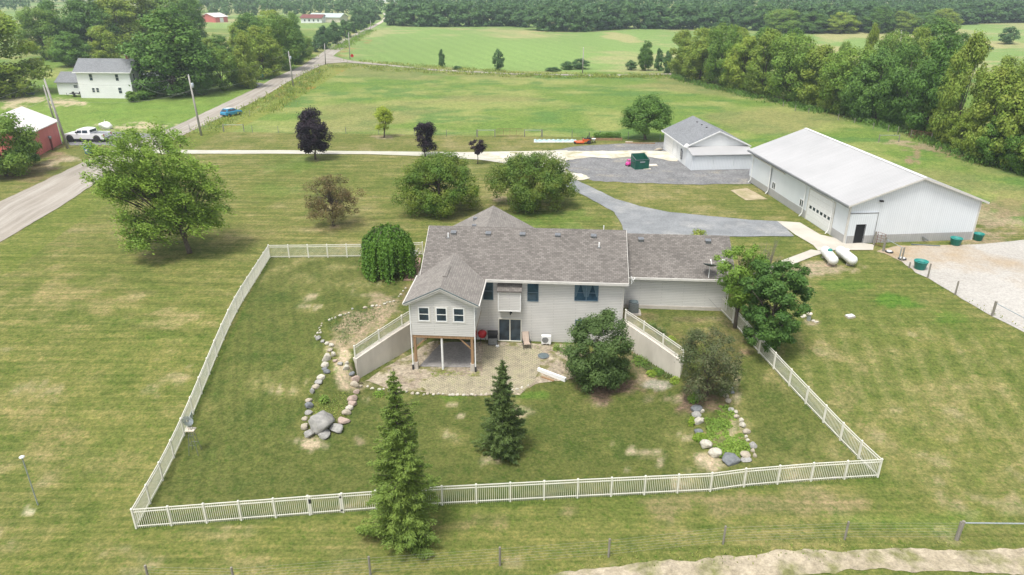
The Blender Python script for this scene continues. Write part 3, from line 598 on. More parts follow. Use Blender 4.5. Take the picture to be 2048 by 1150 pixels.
for u in (-5.1, -2.13, .78, 3.75, 6.76):
    z = slope_z(3.9); MB().box(u - .2, u + .2, 3.72, 4.1, z - .15, z + .16).extx([(3.66, z + .13), (4.12, z + .2), (4.12, z + .24), (3.66, z + .17)], u - .24, u + .24).build('roof_vent', M['steel'], house)
for u in (10.9, 16.6):
    z = slope_z(5.6, 'g'); MB().box(u - .2, u + .2, 5.42, 5.8, z - .15, z + .16).extx([(5.36, z + .13), (5.82, z + .2), (5.82, z + .24), (5.36, z + .17)], u - .24, u + .24).build('roof_vent', M['steel'], house)
for u, v in ((-3.9, 9.2), (-3.7, 6.8)):
    z = 8.38 - .54 * abs(u + 2.4); MB().box(u - .18, u + .18, v - .18, v + .18, z - .12, z + .2).build('roof_vent', M['steel'], house)
for u, v in ((-5.5, 3.5), (7.2, 2.9)):
    z = slope_z(v); p = MB().tube([(u, v, z - .1), (u, v, z + .42)], .065, 10).build('vent_pipe', M['white'], house); MB().box(u - .14, u + .14, v - .16, v + .14, z - .04, z + .05).build('flashing', M['steel'], p)
MB().tube([(7.9, 9.3, 6.0), (7.9, 9.3, 7.25)], .05, 8).build('vent_pipe', M['white'], house)
# satellite dishes
def dish(loc, aim, r, m, label, armlen, rz=0):
    e = empty('satellite_dish', loc, rz, label, 'satellite dish')
    prof = [(r * k / 8, .28 * r * (k / 8) ** 2) for k in range(9)] + [(r * .99, .28 * r + .012)] + [(r * k / 8, .28 * r * (k / 8) ** 2 - .014) for k in range(7, -1, -1)]
    rot = Vector((0, 0, 1)).rotation_difference(Vector(aim).normalized()).to_matrix().to_4x4(); T4 = Matrix.Translation((0, 0, armlen)) @ rot
    MB().lathe(prof, 28).xf(T4).build('reflector', m, e, True)
    MB().tube([(0, 0, 0), (0, 0, armlen)], .035, 8).build('mast', M['white'], e)
    c = T4 @ Vector((0, 0, r * .95)); MB().tube([T4 @ Vector((0, -r * .9, .2 * r)), c], .02, 6).build('feed_arm', M['white'], e); MB().beam(c, T4 @ Vector((0, 0, r * .75)), .1).build('receiver', M['white'], e); return e
dish(HW(16.25, 2.15, 5.3), (.1, .35, .93), .6, M['dish'], 'large dark grey satellite dish above the garage eave beside the leafy tree', 1.05, HR)
dish(HW(9.75, -.35, 5.65), (.75, .1, .45), .3, M['white'], 'small white satellite dish at the right end of the main roof gutter', .35, HR)
MB_ = empty('roof_camera', HW(17.6, 3.6, 6.1), HR, 'small white floodlight box on the garage roof edge half hidden by the leafy tree', 'light')
MB().box(-.14, .14, -.12, .12, 0, .3).build('housing', M['white'], MB_); MB().tube([(0, 0, -.3), (0, 0, 0)], .03).build('mast', M['white'], MB_)
# ------------------------------------------------------------------ retaining walls and their railings
def vinyl(name, pts, label, cat, h=1.36, group=None, sp=2.08, skip=(), gates=(), zf=None, first=True, last=True):
    """picket fence following world points; every post, panel and gate a part"""
    root = empty(name, pts[0], 0, label, cat, group); o = Vector(pts[0]); zf = zf or (lambda x, y: float(TZ(x, y)))
    P = [Vector(p) for p in pts]; posts = []
    for a, b in zip(P[:-1], P[1:]):
        n = max(1, round((b - a).length / sp)); posts += [a.lerp(b, i / n) for i in range(n)]
    posts.append(P[-1]); posts = [Vector((p.x, p.y, zf(p.x, p.y))) - o for p in posts]
    for i, p in enumerate(posts):
        if (i == 0 and not first) or (i == len(posts) - 1 and not last): continue
        q = MB().box(p.x - .045, p.x + .045, p.y - .045, p.y + .045, p.z - .15, p.z + h + .03).build('post', M['cream'], root)
        MB().hexa([(p.x - .062, p.y - .062, p.z + h + .03), (p.x + .062, p.y - .062, p.z + h + .03), (p.x + .062, p.y + .062, p.z + h + .03), (p.x - .062, p.y + .062, p.z + h + .03)],
                  [(p.x - .02, p.y - .02, p.z + h + .085), (p.x + .02, p.y - .02, p.z + h + .085), (p.x + .02, p.y + .02, p.z + h + .085), (p.x - .02, p.y + .02, p.z + h + .085)]).build('cap', M['cream'], q)
    for i, (a, b) in enumerate(zip(posts[:-1], posts[1:])):
        if i in skip: continue
        d = (b - a); L = d.length; d2 = d / L; mb = MB(); a2 = a + d2 * .05; b2 = b - d2 * .05; U = Vector((0, 0, 1))
        for z in (.17, h - .20, h - .02): mb.beam(a2 + U * z, b2 + U * z, .038, .05)
        k = max(3, round(L / .115)); pk = MB()
        for j in range(1, k):
            q = a + d * (j / k); mb.box(q.x - .0115, q.x + .0115, q.y - .0115, q.y + .0115, q.z + .03, q.z + h - .02)
        g = mb.build('gate' if i in gates else 'panel', M['cream'], root)
        if i in gates:
            for z in (.2, h - .22): MB().beam(b - d2 * .14 + U * z, b - d2 * .02 + U * z, .1, .13).build('hinge', M['black'], g)
            MB().beam(a + d2 * .03 + U * (h - .35), a + d2 * .16 + U * (h - .35), .12, .3).build('latch', M['black'], g)
            for q in (a + d2 * .11, b - d2 * .11): MB().box(q.x - .045, q.x + .045, q.y - .045, q.y + .045, q.z + .05, q.z + h - .0).build('stile', M['cream'], g)
    return root
c0 = G(273, 1057); c1 = G(1755, 954.5); cr = G(540, 516); cg = G(1441, 621)
vinyl('picket_fence', [c0] + [G(*p) for p in ((620, 1030), (885, 1010), (1154.6, 996), (1420, 983), (1487, 974), (1621, 962.5))] + [c1], 'cream vinyl picket fence run along the front of the yard, with the black-hinged gate', 'fence', gates=(5,), last=True)
vinyl('picket_fence', [cr, c0], 'long cream picket fence run down the left side of the yard, past the small windmill', 'fence', last=False)
vinyl('picket_fence', [c1, G(1646, 845), G(1517, 706), cg], 'cream picket fence run on the right, from garage corner past the leafy tree', 'fence', first=False)
vinyl('picket_fence', [cr, G(733, 514), G(846, 510)], 'short cream vinyl picket fence run at the back of the yard behind the weeping tree', 'fence', first=False)
def rwall(A, B, label, rl, inward):
    A = Vector(A); B = Vector(B); d = (B - A).normalized(); nrm = Vector((-d.y, d.x, 0)) * .2; n = 12; mb = MB(); cp = MB()
    for i in range(n):
        p, q = A.lerp(B, i / n), A.lerp(B, (i + 1) / n); tz = [float(-.4 + 2.7 * sst(34, 56, w.y)) + .14 for w in (p, q)]
        for m_, z0, z1, k in ((mb, None, 0, 1), ):
            m_.hexa([(p - nrm).xy[:] + (-.9,), (q - nrm).xy[:] + (-.9,), (q + nrm).xy[:] + (-.9,), (p + nrm).xy[:] + (-.9,)], [(p - nrm).xy[:] + (tz[0],), (q - nrm).xy[:] + (tz[1],), (q + nrm).xy[:] + (tz[1],), (p + nrm).xy[:] + (tz[0],)])
    o = mb.build('retaining_wall', M['wallconc']); bm = bmesh.new(); bm.from_mesh(o.data); bmesh.ops.remove_doubles(bm, verts=bm.verts[:], dist=.001)
    dead = [f for f in bm.faces if len(f.verts) == 4 and abs(f.normal.dot(d)) > .99 and not ((f.calc_center_median().xy - A.xy).length < .3 or (f.calc_center_median().xy - B.xy).length < .3)]
    bmesh.ops.delete(bm, geom=dead, context='FACES_ONLY'); bm.to_mesh(o.data); bm.free()
    tag(o, label, 'retaining wall')
    zt = lambda x, y: float(-.4 + 2.7 * sst(34, 56, y)) + .14
    vinyl('wall_railing', [A + d * .06, B], rl, 'railing', h=1.02, zf=zt, sp=2.3)
rwall((-11.95, 47.25, 0), (-7.35, 53.3, 0), 'pale concrete retaining wall left of the patio, running under the sunroom', 'cream railing on top of the left retaining wall beside the sunroom', 1)
rwall((12.95, 46.95, 0), (9.25, 52.15, 0), 'stained concrete retaining wall right of the patio, below the garage lawn', 'cream railing on top of the right retaining wall between patio and garage lawn', -1)
# ================================================================== POLE BARN
bo = (34.9, 70.35, 2.3); ba = R(5.3)
barn = empty('pole_barn', bo, ba, 'large white metal pole barn with grey wainscot and white ribbed roof, on the right', 'barn')
BWd, BL = 14.3, 25.2
MB().box(0, BWd, 0, BL, .9, 4.3).exty([(0, 4.3), (BWd, 4.3), (BWd / 2, 6.86)], 0, BL).build('wall', M['metal_white'], barn)
MB().box(-.03, BWd + .03, -.03, BL + .03, -.3, .9).build('wainscot', M['metal_grey'], barn)
MB().gable(-.45, BWd + .45, -.4, BL + .4, 4.3, 7.06, .1, 'y').build('roof', M['metal_roof'], barn)
f = MB(); f.box(BWd / 2 - .18, BWd / 2 + .18, -.42, BL + .42, 7.03, 7.09); f.build('ridge_cap', M['white'], barn)
for y in (-.44, BL + .4):
    MB().exty([(-.45, 4.1), (BWd / 2, 6.86), (BWd + .45, 4.1), (BWd + .45, 4.29), (BWd / 2, 7.05), (-.45, 4.29)], y, y + .04).build('rake_trim', M['trim'], barn)
MB().box(-.58, -.46, -.4, BL + .4, 4.06, 4.24).build('gutter', M['steel'], barn); MB().box(BWd + .46, BWd + .58, -.4, BL + .4, 4.06, 4.24).build('gutter', M['white'], barn)
MB().box(-.05, .12, -.05, .12, -.1, 4.3).build('corner_trim', M['trim'], barn); MB().box(BWd - .12, BWd + .05, -.05, .12, -.1, 4.3).build('corner_trim', M['trim'], barn)
# front gable sliding door with the open walk door
d = MB().box(.1, 3.1, -.12, -.04, 3.3, 3.4).build('track', M['steel'], barn)
d = MB(); d.box(.14, .98, -.1, -.031, .06, 3.42); d.box(1.98, 3.08, -.1, -.031, .06, 3.42); d.box(.98, 1.98, -.1, -.031, 2.1, 3.42); d = d.build('sliding_door', M['metal_white'], barn)
MB().box(.16, .97, -.115, -.1, .06, .9).box(1.99, 3.06, -.115, -.1, .06, .9).build('door_wainscot', M['metal_grey'], d)
MB().box(3.08, 3.14, -.12, -.03, .05, 3.42).build('door_edge', M['steel'], d)
MB().box(.98, 1.98, -.055, -.031, .02, 2.1).build('doorway', M['dark'], d)
MB().box(.94, .98, -.13, -.1, .02, 2.14).box(1.98, 2.02, -.13, -.1, .02, 2.14).box(.98, 1.98, -.13, -.1, 2.1, 2.14).build('door_frame', M['black'], d)
MB().box(2.98, 3.3, -.3, -.0, 4.55, 4.7).build('wall_light', M['black'], barn)
MB().beam((8.6, -.05, .55), (9.1, -.45, .2), .14).build('pipe_outlet', M['steel'], barn)
# long side facing left
d = MB().box(-.05, -.031, 2.85, 8.45, .05, 3.55).build('overhead_door', M['white'], barn)
for k in range(1, 6): MB().box(-.056, -.05, 2.86, 8.44, .05 + k * .585 - .012, .05 + k * .585 + .012).build('panel_joint', M['trim'], d)
for k in range(6): MB().box(-.065, -.05, 3.35 + k * .83, 3.85 + k * .83, 1.48, 1.82).build('window', M['glass'], d)
f = MB(); f.box(-.07, -.03, 2.72, 2.85, 0, 3.7); f.box(-.07, -.03, 8.45, 8.62, 0, 3.7); f.box(-.07, -.03, 2.85, 8.45, 3.55, 3.7); f.build('door_trim', M['trim'], barn)
for y in (9.5, 17.1): window(barn, y, y + .95, 1.0, 1.9, 0, M['white'], M['glass'], 'x', -1, two=2, sash=False)
d = MB().box(-.14, -.06, 18.7, 25.0, .1, 3.62).build('side_sliding_door', M['metal_white'], barn); MB().box(-.2, -.03, 15.0, 25.1, 3.62, 3.76).build('track', M['trim'], d)
MB().box(-.15, -.139, 18.72, 24.98, .1, .9).build('door_wainscot', M['metal_grey'], d); MB().box(-.17, -.13, 18.66, 18.72, .1, 3.6).build('door_edge', M['steel'], d)
for y in (3.0, 9.2, 18.6, 24.2):
    MB().tube([(-.52, y, 4.08), (-.3, y, 3.8), (-.2, y, 3.7), (-.2, y, .5), (-.5, y, .12)], .055, 8).build('downspout', M['white'], barn)
def BWp(u, v, z=0): return Vector((bo[0] + u * math.cos(ba) - v * math.sin(ba), bo[1] + u * math.sin(ba) + v * math.cos(ba), bo[2] + z))
# ================================================================== DETACHED GARAGE with lean-to
go = (26.0, 101.1, 2.3); ga = R(4.8)
gar = empty('garage', go, ga, 'white detached garage with grey shingle roof and white lean-to, beside the gravel yard', 'garage')
GWd = 9.1
MB().box(0, GWd, 2.9, 14.6, -.2, 2.95).exty([(0, 2.95), (GWd, 2.95), (GWd / 2, 5.0)], 2.9, 14.6).build('wall', M['siding_white'], gar)
MB().gable(-.4, GWd + .4, 2.5, 15.0, 2.98, 5.22, .15, 'y').build('roof', M['shingle_grey'], gar)
f = MB(); f.exty([(-.45, 2.8), (GWd / 2, 5.02), (GWd / 2, 5.2), (-.45, 2.98)], 2.44, 2.5); f.exty([(GWd + .45, 2.8), (GWd / 2, 5.02), (GWd / 2, 5.2), (GWd + .45, 2.98)], 2.44, 2.5); f.box(-.48, -.4, 2.5, 15, 2.78, 2.95); f.build('fascia', M['white'], gar)
MB().box(0, GWd, 0.2, 2.89, -.2, 2.2).extx([(.2, 2.2), (2.89, 2.2), (2.89, 2.75)], 0, GWd).build('lean_to_wall', M['metal_white'], gar)
MB().extx([(-.15, 2.26), (2.885, 2.86), (2.885, 2.92), (-.15, 2.32)], -.12, GWd + .15).build('lean_to_roof', M['metal_roof'], gar)
for a, c in ((.3, 3.2), (3.2, 6.2), (6.2, 9.0)): MB().box(a + .02, c - .02, .12, .185, .08, 2.1).build('lean_to_door', M['metal_white'], gar)
d = MB().box(-.06, -.01, 9.7, 13.3, .02, 2.4).build('overhead_door', M['white'], gar)
for k in range(1, 4): MB().box(-.066, -.06, 9.72, 13.28, k * .6 - .015, k * .6 + .015).build('panel_joint', M['trim'], d)
f = MB(); f.box(-.08, -.01, 9.58, 9.7, 0, 2.52); f.box(-.08, -.01, 13.3, 13.42, 0, 2.52); f.box(-.08, -.01, 9.7, 13.3, 2.4, 2.52); f.build('door_trim', M['white'], gar)
d = MB().box(-.05, -.01, 7.3, 8.2, .02, 2.05).build('side_door', M['white'], gar); MB().box(-.07, -.05, 7.38, 8.12, .1, 1.95).build('door_panel', M['siding_white'], d)
window(gar, 5.0, 5.6, .9, 2.1, 0, M['steel'], M['glass'], 'x', -1); MB().box(-.2, -.01, 4.6, 4.95, .6, 1.9).build('meter_box', M['steel'], gar)
for v in (6.5, 8.7, 10.9): z = 2.98 + (4.05 / 4.95) * 2.24; MB().box(3.85, 4.2, v - .18, v + .18, z - .1, z + .2).build('roof_vent', M['black'], gar)
p = empty('satellite_dish', BWp(0, 0) * 0 + Vector((go[0] + math.cos(ga) * -.2 - math.sin(ga) * 2.6, go[1] + math.sin(ga) * -.2 + math.cos(ga) * 2.6, 5.35)), 0, 'white satellite dish at the corner of the detached garage roof', 'satellite dish')
MB().lathe([(0, 0), (.2, .03), (.34, .1), (.35, .12), (.2, .05), (0, .02)], 20).xf(Matrix.Rotation(R(70), 4, 'X')).build('reflector', M['white'], p, True); MB().tube([(0, .05, -.35), (0, .05, 0)], .03).build('mast', M['steel'], p)
# ================================================================== FARMHOUSE
fo = G(163, 196); fa = R(-4)
fh = empty('farmhouse', fo, fa, 'white two-storey farmhouse with grey roof across the road, top left', 'farmhouse')
FW, FD = 12.7, 5.6
MB().box(0, FW, 0, FD, -.3, 6.0).extx([(0, 6.0), (FD, 6.0), (FD / 2, 8.3)], 0, FW).build('wall', M['siding_white'], fh)
MB().gable(-.5, FW + .5, -.45, FD + .45, 5.86, 8.55, .18).build('roof', M['shingle_grey'], fh)
f = MB(); f.box(-.5, FW + .5, -.56, -.46, 5.65, 5.85); f.extx([(-.45, 5.65), (FD / 2, 8.34), (FD / 2, 8.53), (-.45, 5.84)], FW + .5, FW + .56); f.extx([(FD + .45, 5.65), (FD / 2, 8.34), (FD / 2, 8.53), (FD + .45, 5.84)], FW + .5, FW + .56); f.build('fascia', M['white'], fh)
for a, c, z0, z1 in ((3.0, 3.85, 3.9, 5.45), (9.2, 10.05, 3.9, 5.45), (3.0, 3.75, 1.3, 2.35), (4.0, 4.75, 1.3, 2.35), (9.3, 10.2, 1.1, 2.5)): window(fh, a, c, z0, z1, 0, M['white'], M['glass'], fw=.06)
for a, c, z0, z1 in ((1.2, 1.9, 3.9, 5.4), (3.7, 4.4, 3.9, 5.4), (1.6, 3.4, .9, 2.4)): window(fh, a, c, z0, z1, FW, M['white'], M['glass'], 'x', 1, fw=.06, two=2 if c - a > 1 else 1)
ch = MB().box(FW - 1.7, FW - 1.0, FD / 2 - .1, FD / 2 + .6, 7.6, 9.3).build('chimney', M['redroof'], fh); MB().box(FW - 1.8, FW - .9, FD / 2 - .2, FD / 2 + .7, 9.3, 9.45).build('cap', M['white'], ch)
MB().box(-8.5, -.02, 4.5, 10.5, -.3, 2.9).extx([(4.5, 2.9), (10.5, 2.9), (7.5, 4.6)], -8.5, -.02).build('wing_wall', M['siding_white'], fh)
MB().gable(-8.8, .1, 4.1, 10.9, 2.9, 5.0, .16).build('wing_roof', M['shingle_grey'], fh)
window(fh, -4.4, -3.3, 1.6, 2.3, 4.5, M['white'], M['glass'])
MB().box(FW - 4, FW + .2, FD, FD + 10, -.3, 2.8).build('porch_wall', M['siding_white'], fh)
MB().extx([(FD - .02, 2.8), (FD - .02, 2.82), (FD + 10.4, 2.82), (FD + 10.4, 2.8)], FW - 4.3, FW + .4).exty([(FW - 4.3, 2.82), (FW + .9, 2.82), (FW - 1.9, 4.5)], FD + .1, FD + 10.4).build('porch_roof', M['shingle_grey'], fh)
for k in range(4): window(fh, FD + 1.2 + k * 2.3, FD + 2.1 + k * 2.3, .9, 2.3, FW + .2, M['white'], M['glass'], 'x', 1)
# ================================================================== RED SHED
sN = G(124, 287); sdir = (G(66, 318) - sN); sdir.z = 0; sl_ = sdir.normalized(); sa = math.atan2(sl_.y, sl_.x)
shed = empty('shed', sN, sa, 'faded red metal shed with rusty-streaked white roof beside the road', 'shed')
MB().box(0, 12.5, -9.5, 0, -.3, 3.75).extx([(-9.5, 3.75), (0, 3.75), (-4.75, 6.0)], 0, 12.5).build('wall', M['red_wall'], shed)
MB().gable(-.35, 12.9, -9.8, .3, 3.78, 6.25, .12).build('roof', M['roof_old'], shed)
f = MB(); f.box(-.04, .1, -.1, .04, 0, 3.7); f.extx([(.3, 3.6), (-4.75, 6.08), (-4.75, 6.24), (.3, 3.77)], -.4, -.35); f.build('corner_trim', M['white'], shed)
# ================================================================== DISTANT BUILDINGS
def small_building(name, px, py, w, d, h, rh, rz, wm, rm, label, cat):
    p = G(px, py); e = empty(name, p, rz, label, cat)
    MB().box(-w / 2, w / 2, 0, d, -1, h).extx([(0, h), (d, h), (d / 2, h + rh * .94)], -w / 2, w / 2).build('wall', wm, e)
    MB().gable(-w / 2 - .5, w / 2 + .5, -.5, d + .5, h, h + rh, .25).build('roof', rm, e); return e
e = small_building('red_barn', 444, 44.5, 10, 14, 3.4, 2.2, R(62), M['red_wall'], M['roof_old'], 'small distant red barn with white roof at the far edge of the field', 'barn')
MB().box(-1.4, 1.4, -.2, -.02, 0, 2.8).build('door', M['white'], e)
e = small_building('distant_house', 623, 46, 14, 8, 3.0, 2, R(-10), M['siding_white'], M['redroof'], 'low distant white house with dark red roof left of the pale-roofed shed', 'house')
for k in (-5, -2, 1, 4): window(e, k, k + 1.2, .9, 2.2, 0, M['white'], M['glass'])
e = small_building('distant_shed', 649, 45, 22, 11, 3.2, 2.2, R(-14), mat('cream_wall', (.6, .56, .45)), mat('pale_green_roof', (.45, .52, .48)), 'distant cream shed with pale roof to the right of the low house', 'shed')
MB().box(-3, 1, -.2, -.02, 0, 2.8).build('door', M['white'], e)
for k, (px, lab) in enumerate(((757, 'tiny white-roofed building left of where the far road vanishes'), (781, 'tiny white-roofed building right of where the far road vanishes'))):
    e = small_building('distant_house', px, 5, 24, 16, 5, 4, 0, M['siding_white'], M['roof_old'], lab, 'house'); MB().box(-2, 2, -.2, -.02, 0, 3).build('door', M['redroof'], e)
# ================================================================== TREES AND SHRUBS
def quads(P, Nn, size, asp, rng, droop=0.0, D=None):
    """leaf rhombi at P with normals Nn; D optional leaf direction"""
    n = len(P); Nn = Nn / (np.linalg.norm(Nn, axis=1, keepdims=True) + 1e-9)
    r = rng.normal(size=(n, 3)) if D is None else D + rng.normal(size=(n, 3)) * .25
    r[:, 2] -= droop; a = r - Nn * (r * Nn).sum(1, keepdims=True); a /= (np.linalg.norm(a, axis=1, keepdims=True) + 1e-9); b = np.cross(Nn, a)
    s = (size * (.6 + .8 * rng.rand(n)))[:, None] * .5; fold = Nn * s * .25
    V = np.stack([P - a * s, P + b * s * asp - fold, P + a * s, P - b * s * asp - fold], 1); return V.reshape(-1, 3)
def clump_crown(rng, h0, h1, rad, prof, nc, rc, nleaf, lsize, asp=.6, flat=.75, lean=(0, 0), up=.45, shell=.55, droop=0.0, surf=.35, ragged=.0):
    """leaf clumps through a crown volume: prof(t) gives the relative radius at relative height t"""
    C = []
    while len(C) < nc:
        t = rng.rand(); R_ = prof(t)
        if rng.rand() > R_ * 1.1 + .08: continue
        k = rng.rand() ** surf; a = rng.rand() * 6.2832; rr = rad * R_ * k * (1 + ragged * (rng.rand() - .5))
        C.append((rr * math.cos(a) + lean[0] * t, rr * math.sin(a) + lean[1] * t, h0 + (h1 - h0) * t))
    C = np.array(C); w = (.6 + .8 * rng.rand(nc)); idx = rng.choice(nc, nleaf, p=w ** 2 / (w ** 2).sum())
    d = rng.normal(size=(nleaf, 3)); d /= np.linalg.norm(d, axis=1, keepdims=True); rr = rc * w[idx] * (shell + (1 - shell) * rng.rand(nleaf)) * (1 + .35 * rng.normal(size=nleaf) * .5)
    off = d * rr[:, None]; off[:, 2] *= flat; P = C[idx] + off; P[:, 2] = np.maximum(P[:, 2], h0 * .35)
    ctr = np.array([lean[0] * .5, lean[1] * .5, (h0 + h1) / 2]); Nn = d * .8 + (P - ctr) / rad * .3 + rng.normal(size=(nleaf, 3)) * .45; Nn[:, 2] += up
    return quads(P, Nn, np.full(nleaf, lsize), asp, rng, droop), C
def limbs(rng, C, h0, h1, tr, n=9, base=(0, 0), stems=1, wob=.05):
    mb = MB(); top = np.array([C[:, 0].mean(), C[:, 1].mean(), h0 + (h1 - h0) * .75]); H = h1
    pts = [Vector((base[0], base[1], -.25))] + [Vector((top[0] * t + rng.normal() * wob * H * .3, top[1] * t + rng.normal() * wob * H * .3, top[2] * t)) for t in (.12, .3, .5, .75, 1)]
    mb.tube(pts, [tr * 1.25, tr, tr * .8, tr * .55, tr * .3, tr * .06], 9)
    for i in rng.choice(len(C), min(n, len(C)), replace=False):
        c = Vector(C[i]); t = rng.uniform(.12, .55) if c.z > h0 * .6 else .1; k = t * 5; j = min(int(k) + 1, 4); st = pts[j].lerp(pts[j + 1], .3) if pts[j].z < c.z else pts[1]
        mid = st.lerp(c, .5) + Vector((0, 0, .06 * H)); L = (c - st).length; mb.tube([st, mid, c], [tr * .38, tr * .22, tr * .05], 6)
        for _ in range(2):
            q = C[rng.randint(len(C))]; q = Vector(q)
            if (q - mid).length < L * .9: mb.tube([mid, mid.lerp(q, .5) + Vector((0, 0, .02 * H)), q], [tr * .16, tr * .1, tr * .03], 5)
    return mb
def tree_mesh(seed, h, rad, h0, prof, nc, rc, nleaf, ls, tr, **kw):
    rng = np.random.RandomState(seed); bark = kw.pop('nlimb', 10); V, C = clump_crown(rng, h0, h - rc * .5, max(.1, rad - rc * .3), prof, nc, rc, nleaf, ls, **kw)
    return V, limbs(rng, C, h0, h, tr, bark)
def make_tree(name, p, V, mb, leaf, bark, label, cat='tree', group=None, rz=0):
    e = empty(name, p, rz, label, cat, group); linkme('crown', fastmesh('crown', V, 4, leaf), e)
    if mb: mb.build('trunk', bark, e, True)
    return e
rnd = lambda t: math.sqrt(max(0, 1 - (2 * t - 1) ** 2)) * .98
egg = lambda t: math.sqrt(max(0, math.sin(math.pi * min(1, t * .92 + .06)))) * (1.05 - .35 * t)
bell = lambda t: max(.03, (1 - t ** 2.0)) ** .55 * min(1.05, .72 + t * 1.6)
vase = lambda t: (.35 + .9 * t) * math.sqrt(max(0, 1 - t ** 5)) + .05
cone = lambda t: (1 - t) * min(1, .5 + t * 4)
def yard(px, py, top, hw, prof, leaf, label, nl, ls, seed, h0f=.2, nc=70, rcf=.26, bark='bark', tr=None, name='tree', **kw):
    p = G(px, py); h = HT(p, top); rad = hw * MPP((p.x, p.y, p.z + h * .5)); rc = rad * rcf
    V, mb = tree_mesh(seed, h, rad, h * h0f, prof, nc, rc, nl, ls, tr or h * .018, **kw); return make_tree(name, p, V, mb, M['L' + leaf], M[bark], label)
# the big wind-swept maple on the left lawn: layered sprays swept towards the upper left
def maple():
    p = G(378, 506); rng = np.random.RandomState(19); h = HT(p, 252); mp = MPP((p.x, p.y, p.z + 7)); C = []
    # outline of the crown as (offset x, height) in photo pixels from the trunk foot
    out = [(-196, 182), (-188, 142), (-170, 113), (-140, 62), (-110, 36), (-57, 28), (-10, 60), (32, 58), (60, 66), (80, 131), (62, 163), (36, 194), (-8, 229), (-50, 252), (-80, 255), (-100, 234), (-140, 222), (-168, 226), (-160, 196)]
    out = [(a * .90 + 20, b) for a, b in out]
    while len(C) < 270:
        x, y = rng.uniform(-200, 85), rng.uniform(25, 258)
        if not poly_in(np.array([x]), np.array([y]), out)[0]: continue
        w = 1 - abs((x + 50) / 150); C.append((x * mp, rng.uniform(-1, 1) * 4.6 * max(.25, w) ** .6, y * mp * 1.02))
    C = np.array(C); n = 50000; idx = rng.choice(len(C), n); sh = rng.normal(size=(n, 3)) * np.array([.7, .75, .34]); s = rng.randn(n) * .5
    P = C[idx] + sh * .44 + np.stack([-s * .85, s * .1, s * .72], 1) * .65; P[:, 2] = np.maximum(P[:, 2], 1.2)
    Nn = rng.normal(size=(n, 3)) * .45 + np.array([.1, 0, .8]); V = quads(P, Nn, np.full(n, .23), .55, rng, 0, np.tile([-.9, 0, .35], (n, 1)))
    mb = MB(); f = lambda a, b, c=0: Vector((a * mp, c, b * mp))
    mb.tube([f(2, -4), f(0, 12), f(-3, 30), f(-6, 55), f(-14, 100), f(-26, 150), f(-42, 205)], [.30, .24, .2, .17, .12, .08, .02], 10)
    for a in ([f(-4, 30), f(18, 55, -.5), f(40, 100, -1), f(55, 140, -1.5)], [f(-3, 26), f(-18, 46, .8), f(-50, 90, 1.5), f(-100, 140, 2)], [f(-6, 55), f(-45, 115, -1.5), (f(-100, 180, -2))], [f(-8, 55), f(5, 110, 2), f(0, 170, 3)], [f(-14, 100), f(-40, 140, 2), f(-70, 205, 3)], [f(-4, 40), f(20, 80, 2), f(30, 120, 3.5)], [f(-20, 90), f(-10, 140, -2), f(-20, 190, -3)]):
        mb.tube(a, [.13, .09, .05, .02][:len(a)], 7)
    for i in range(0, 270, 2): c = Vector(C[i]); q = Vector((c.x * .55, c.y * .4, max(1.8, c.z * .72))); mb.tube([q, q.lerp(c, .6) + Vector((0, 0, .1)), c], [.045, .03, .01], 5)
    make_tree('maple_tree', p, V, mb, M['Lmaple'], M['bark'], 'large wind-swept bright green maple with bare lower trunk on the left front lawn')
maple()
yard(668, 452, 347, 62, lambda t: rnd(min(1, t * .78 + .2)), 'crab', 'sparse bronze-leaved crabapple on the lawn behind the fence', 11000, .15, 11, .2, 110, .15, tr=.16, surf=.6, name='crabapple_tree', ragged=.5, flat=.9, nlimb=40)
yard(631, 319, 213, 39, egg, 'purple', 'tallest dark purple maple beside the white driveway', 15000, .24, 12, .17, 60, .28, name='purple_maple')
yard(851, 313, 243, 24, lambda t: .62 + .25 * abs(math.cos(t * 3.3 + .2)) - .3 * max(0, t - .8), 'purple', 'mid-sized dark purple maple by the driveway, between the tall one and the sapling', 7000, .22, 13, .22, 44, .34, name='purple_maple')
yard(955, 328, 276, 15, rnd, 'purple', 'smallest dark purple maple sapling by the driveway bend', 2200, .2, 14, .36, 16, .42, name='purple_maple', tr=.07)
yard(768, 275, 209, 21, egg, 'lime', 'small lime-green tree by the pasture fence', 4800, .22, 15, .28, 30, .36, name='lime_green_tree', tr=.12, nlimb=16)
yard(882, 421, 303, 88, bell, 'round', 'broad round fruit tree on the lawn, left of the asphalt drive twin', 40000, .19, 16, .13, 150, .17, ragged=.25, name='fruit_tree', tr=.22, up=.5)
yard(1065, 412, 306, 88, lambda t: bell(t * .92), 'round', 'broad round fruit tree right at the bend of the asphalt drive', 40000, .19, 17, .13, 150, .17, ragged=.25, name='fruit_tree', tr=.22, up=.5)
yard(1291, 279, 189, 50, egg, 'broad2', 'round green tree behind the gravel yard, beside the detached garage', 18000, .26, 18, .22, 70, .26, name='shade_tree', tr=.22)
yard(1196, 768, 618, 66, lambda t: rnd(min(1, t * .85 + .12)), 'shrub', 'large rounded olive-green shrub standing on the mulch right of the patio', 36000, .15, 19, .07, 95, .24, name='large_shrub', tr=.12, up=.5, droop=.3)
yard(1412, 792, 662, 62, lambda t: rnd(min(1, t * .8 + .12)), 'shrub_red', 'airy reddish-green shrub at the end of the right retaining wall', 13500, .12, 20, .10, 90, .2, name='reddish_shrub', tr=.08, nlimb=40, ragged=.3)
yard(1537, 700, 528, 64, lambda t: rnd(min(1, t * .8 + .1)), 'dark', 'dense dark green tree overhanging the right-hand picket fence', 32000, .18, 21, .1, 120, .19, ragged=.6, name='leafy_tree', tr=.2)
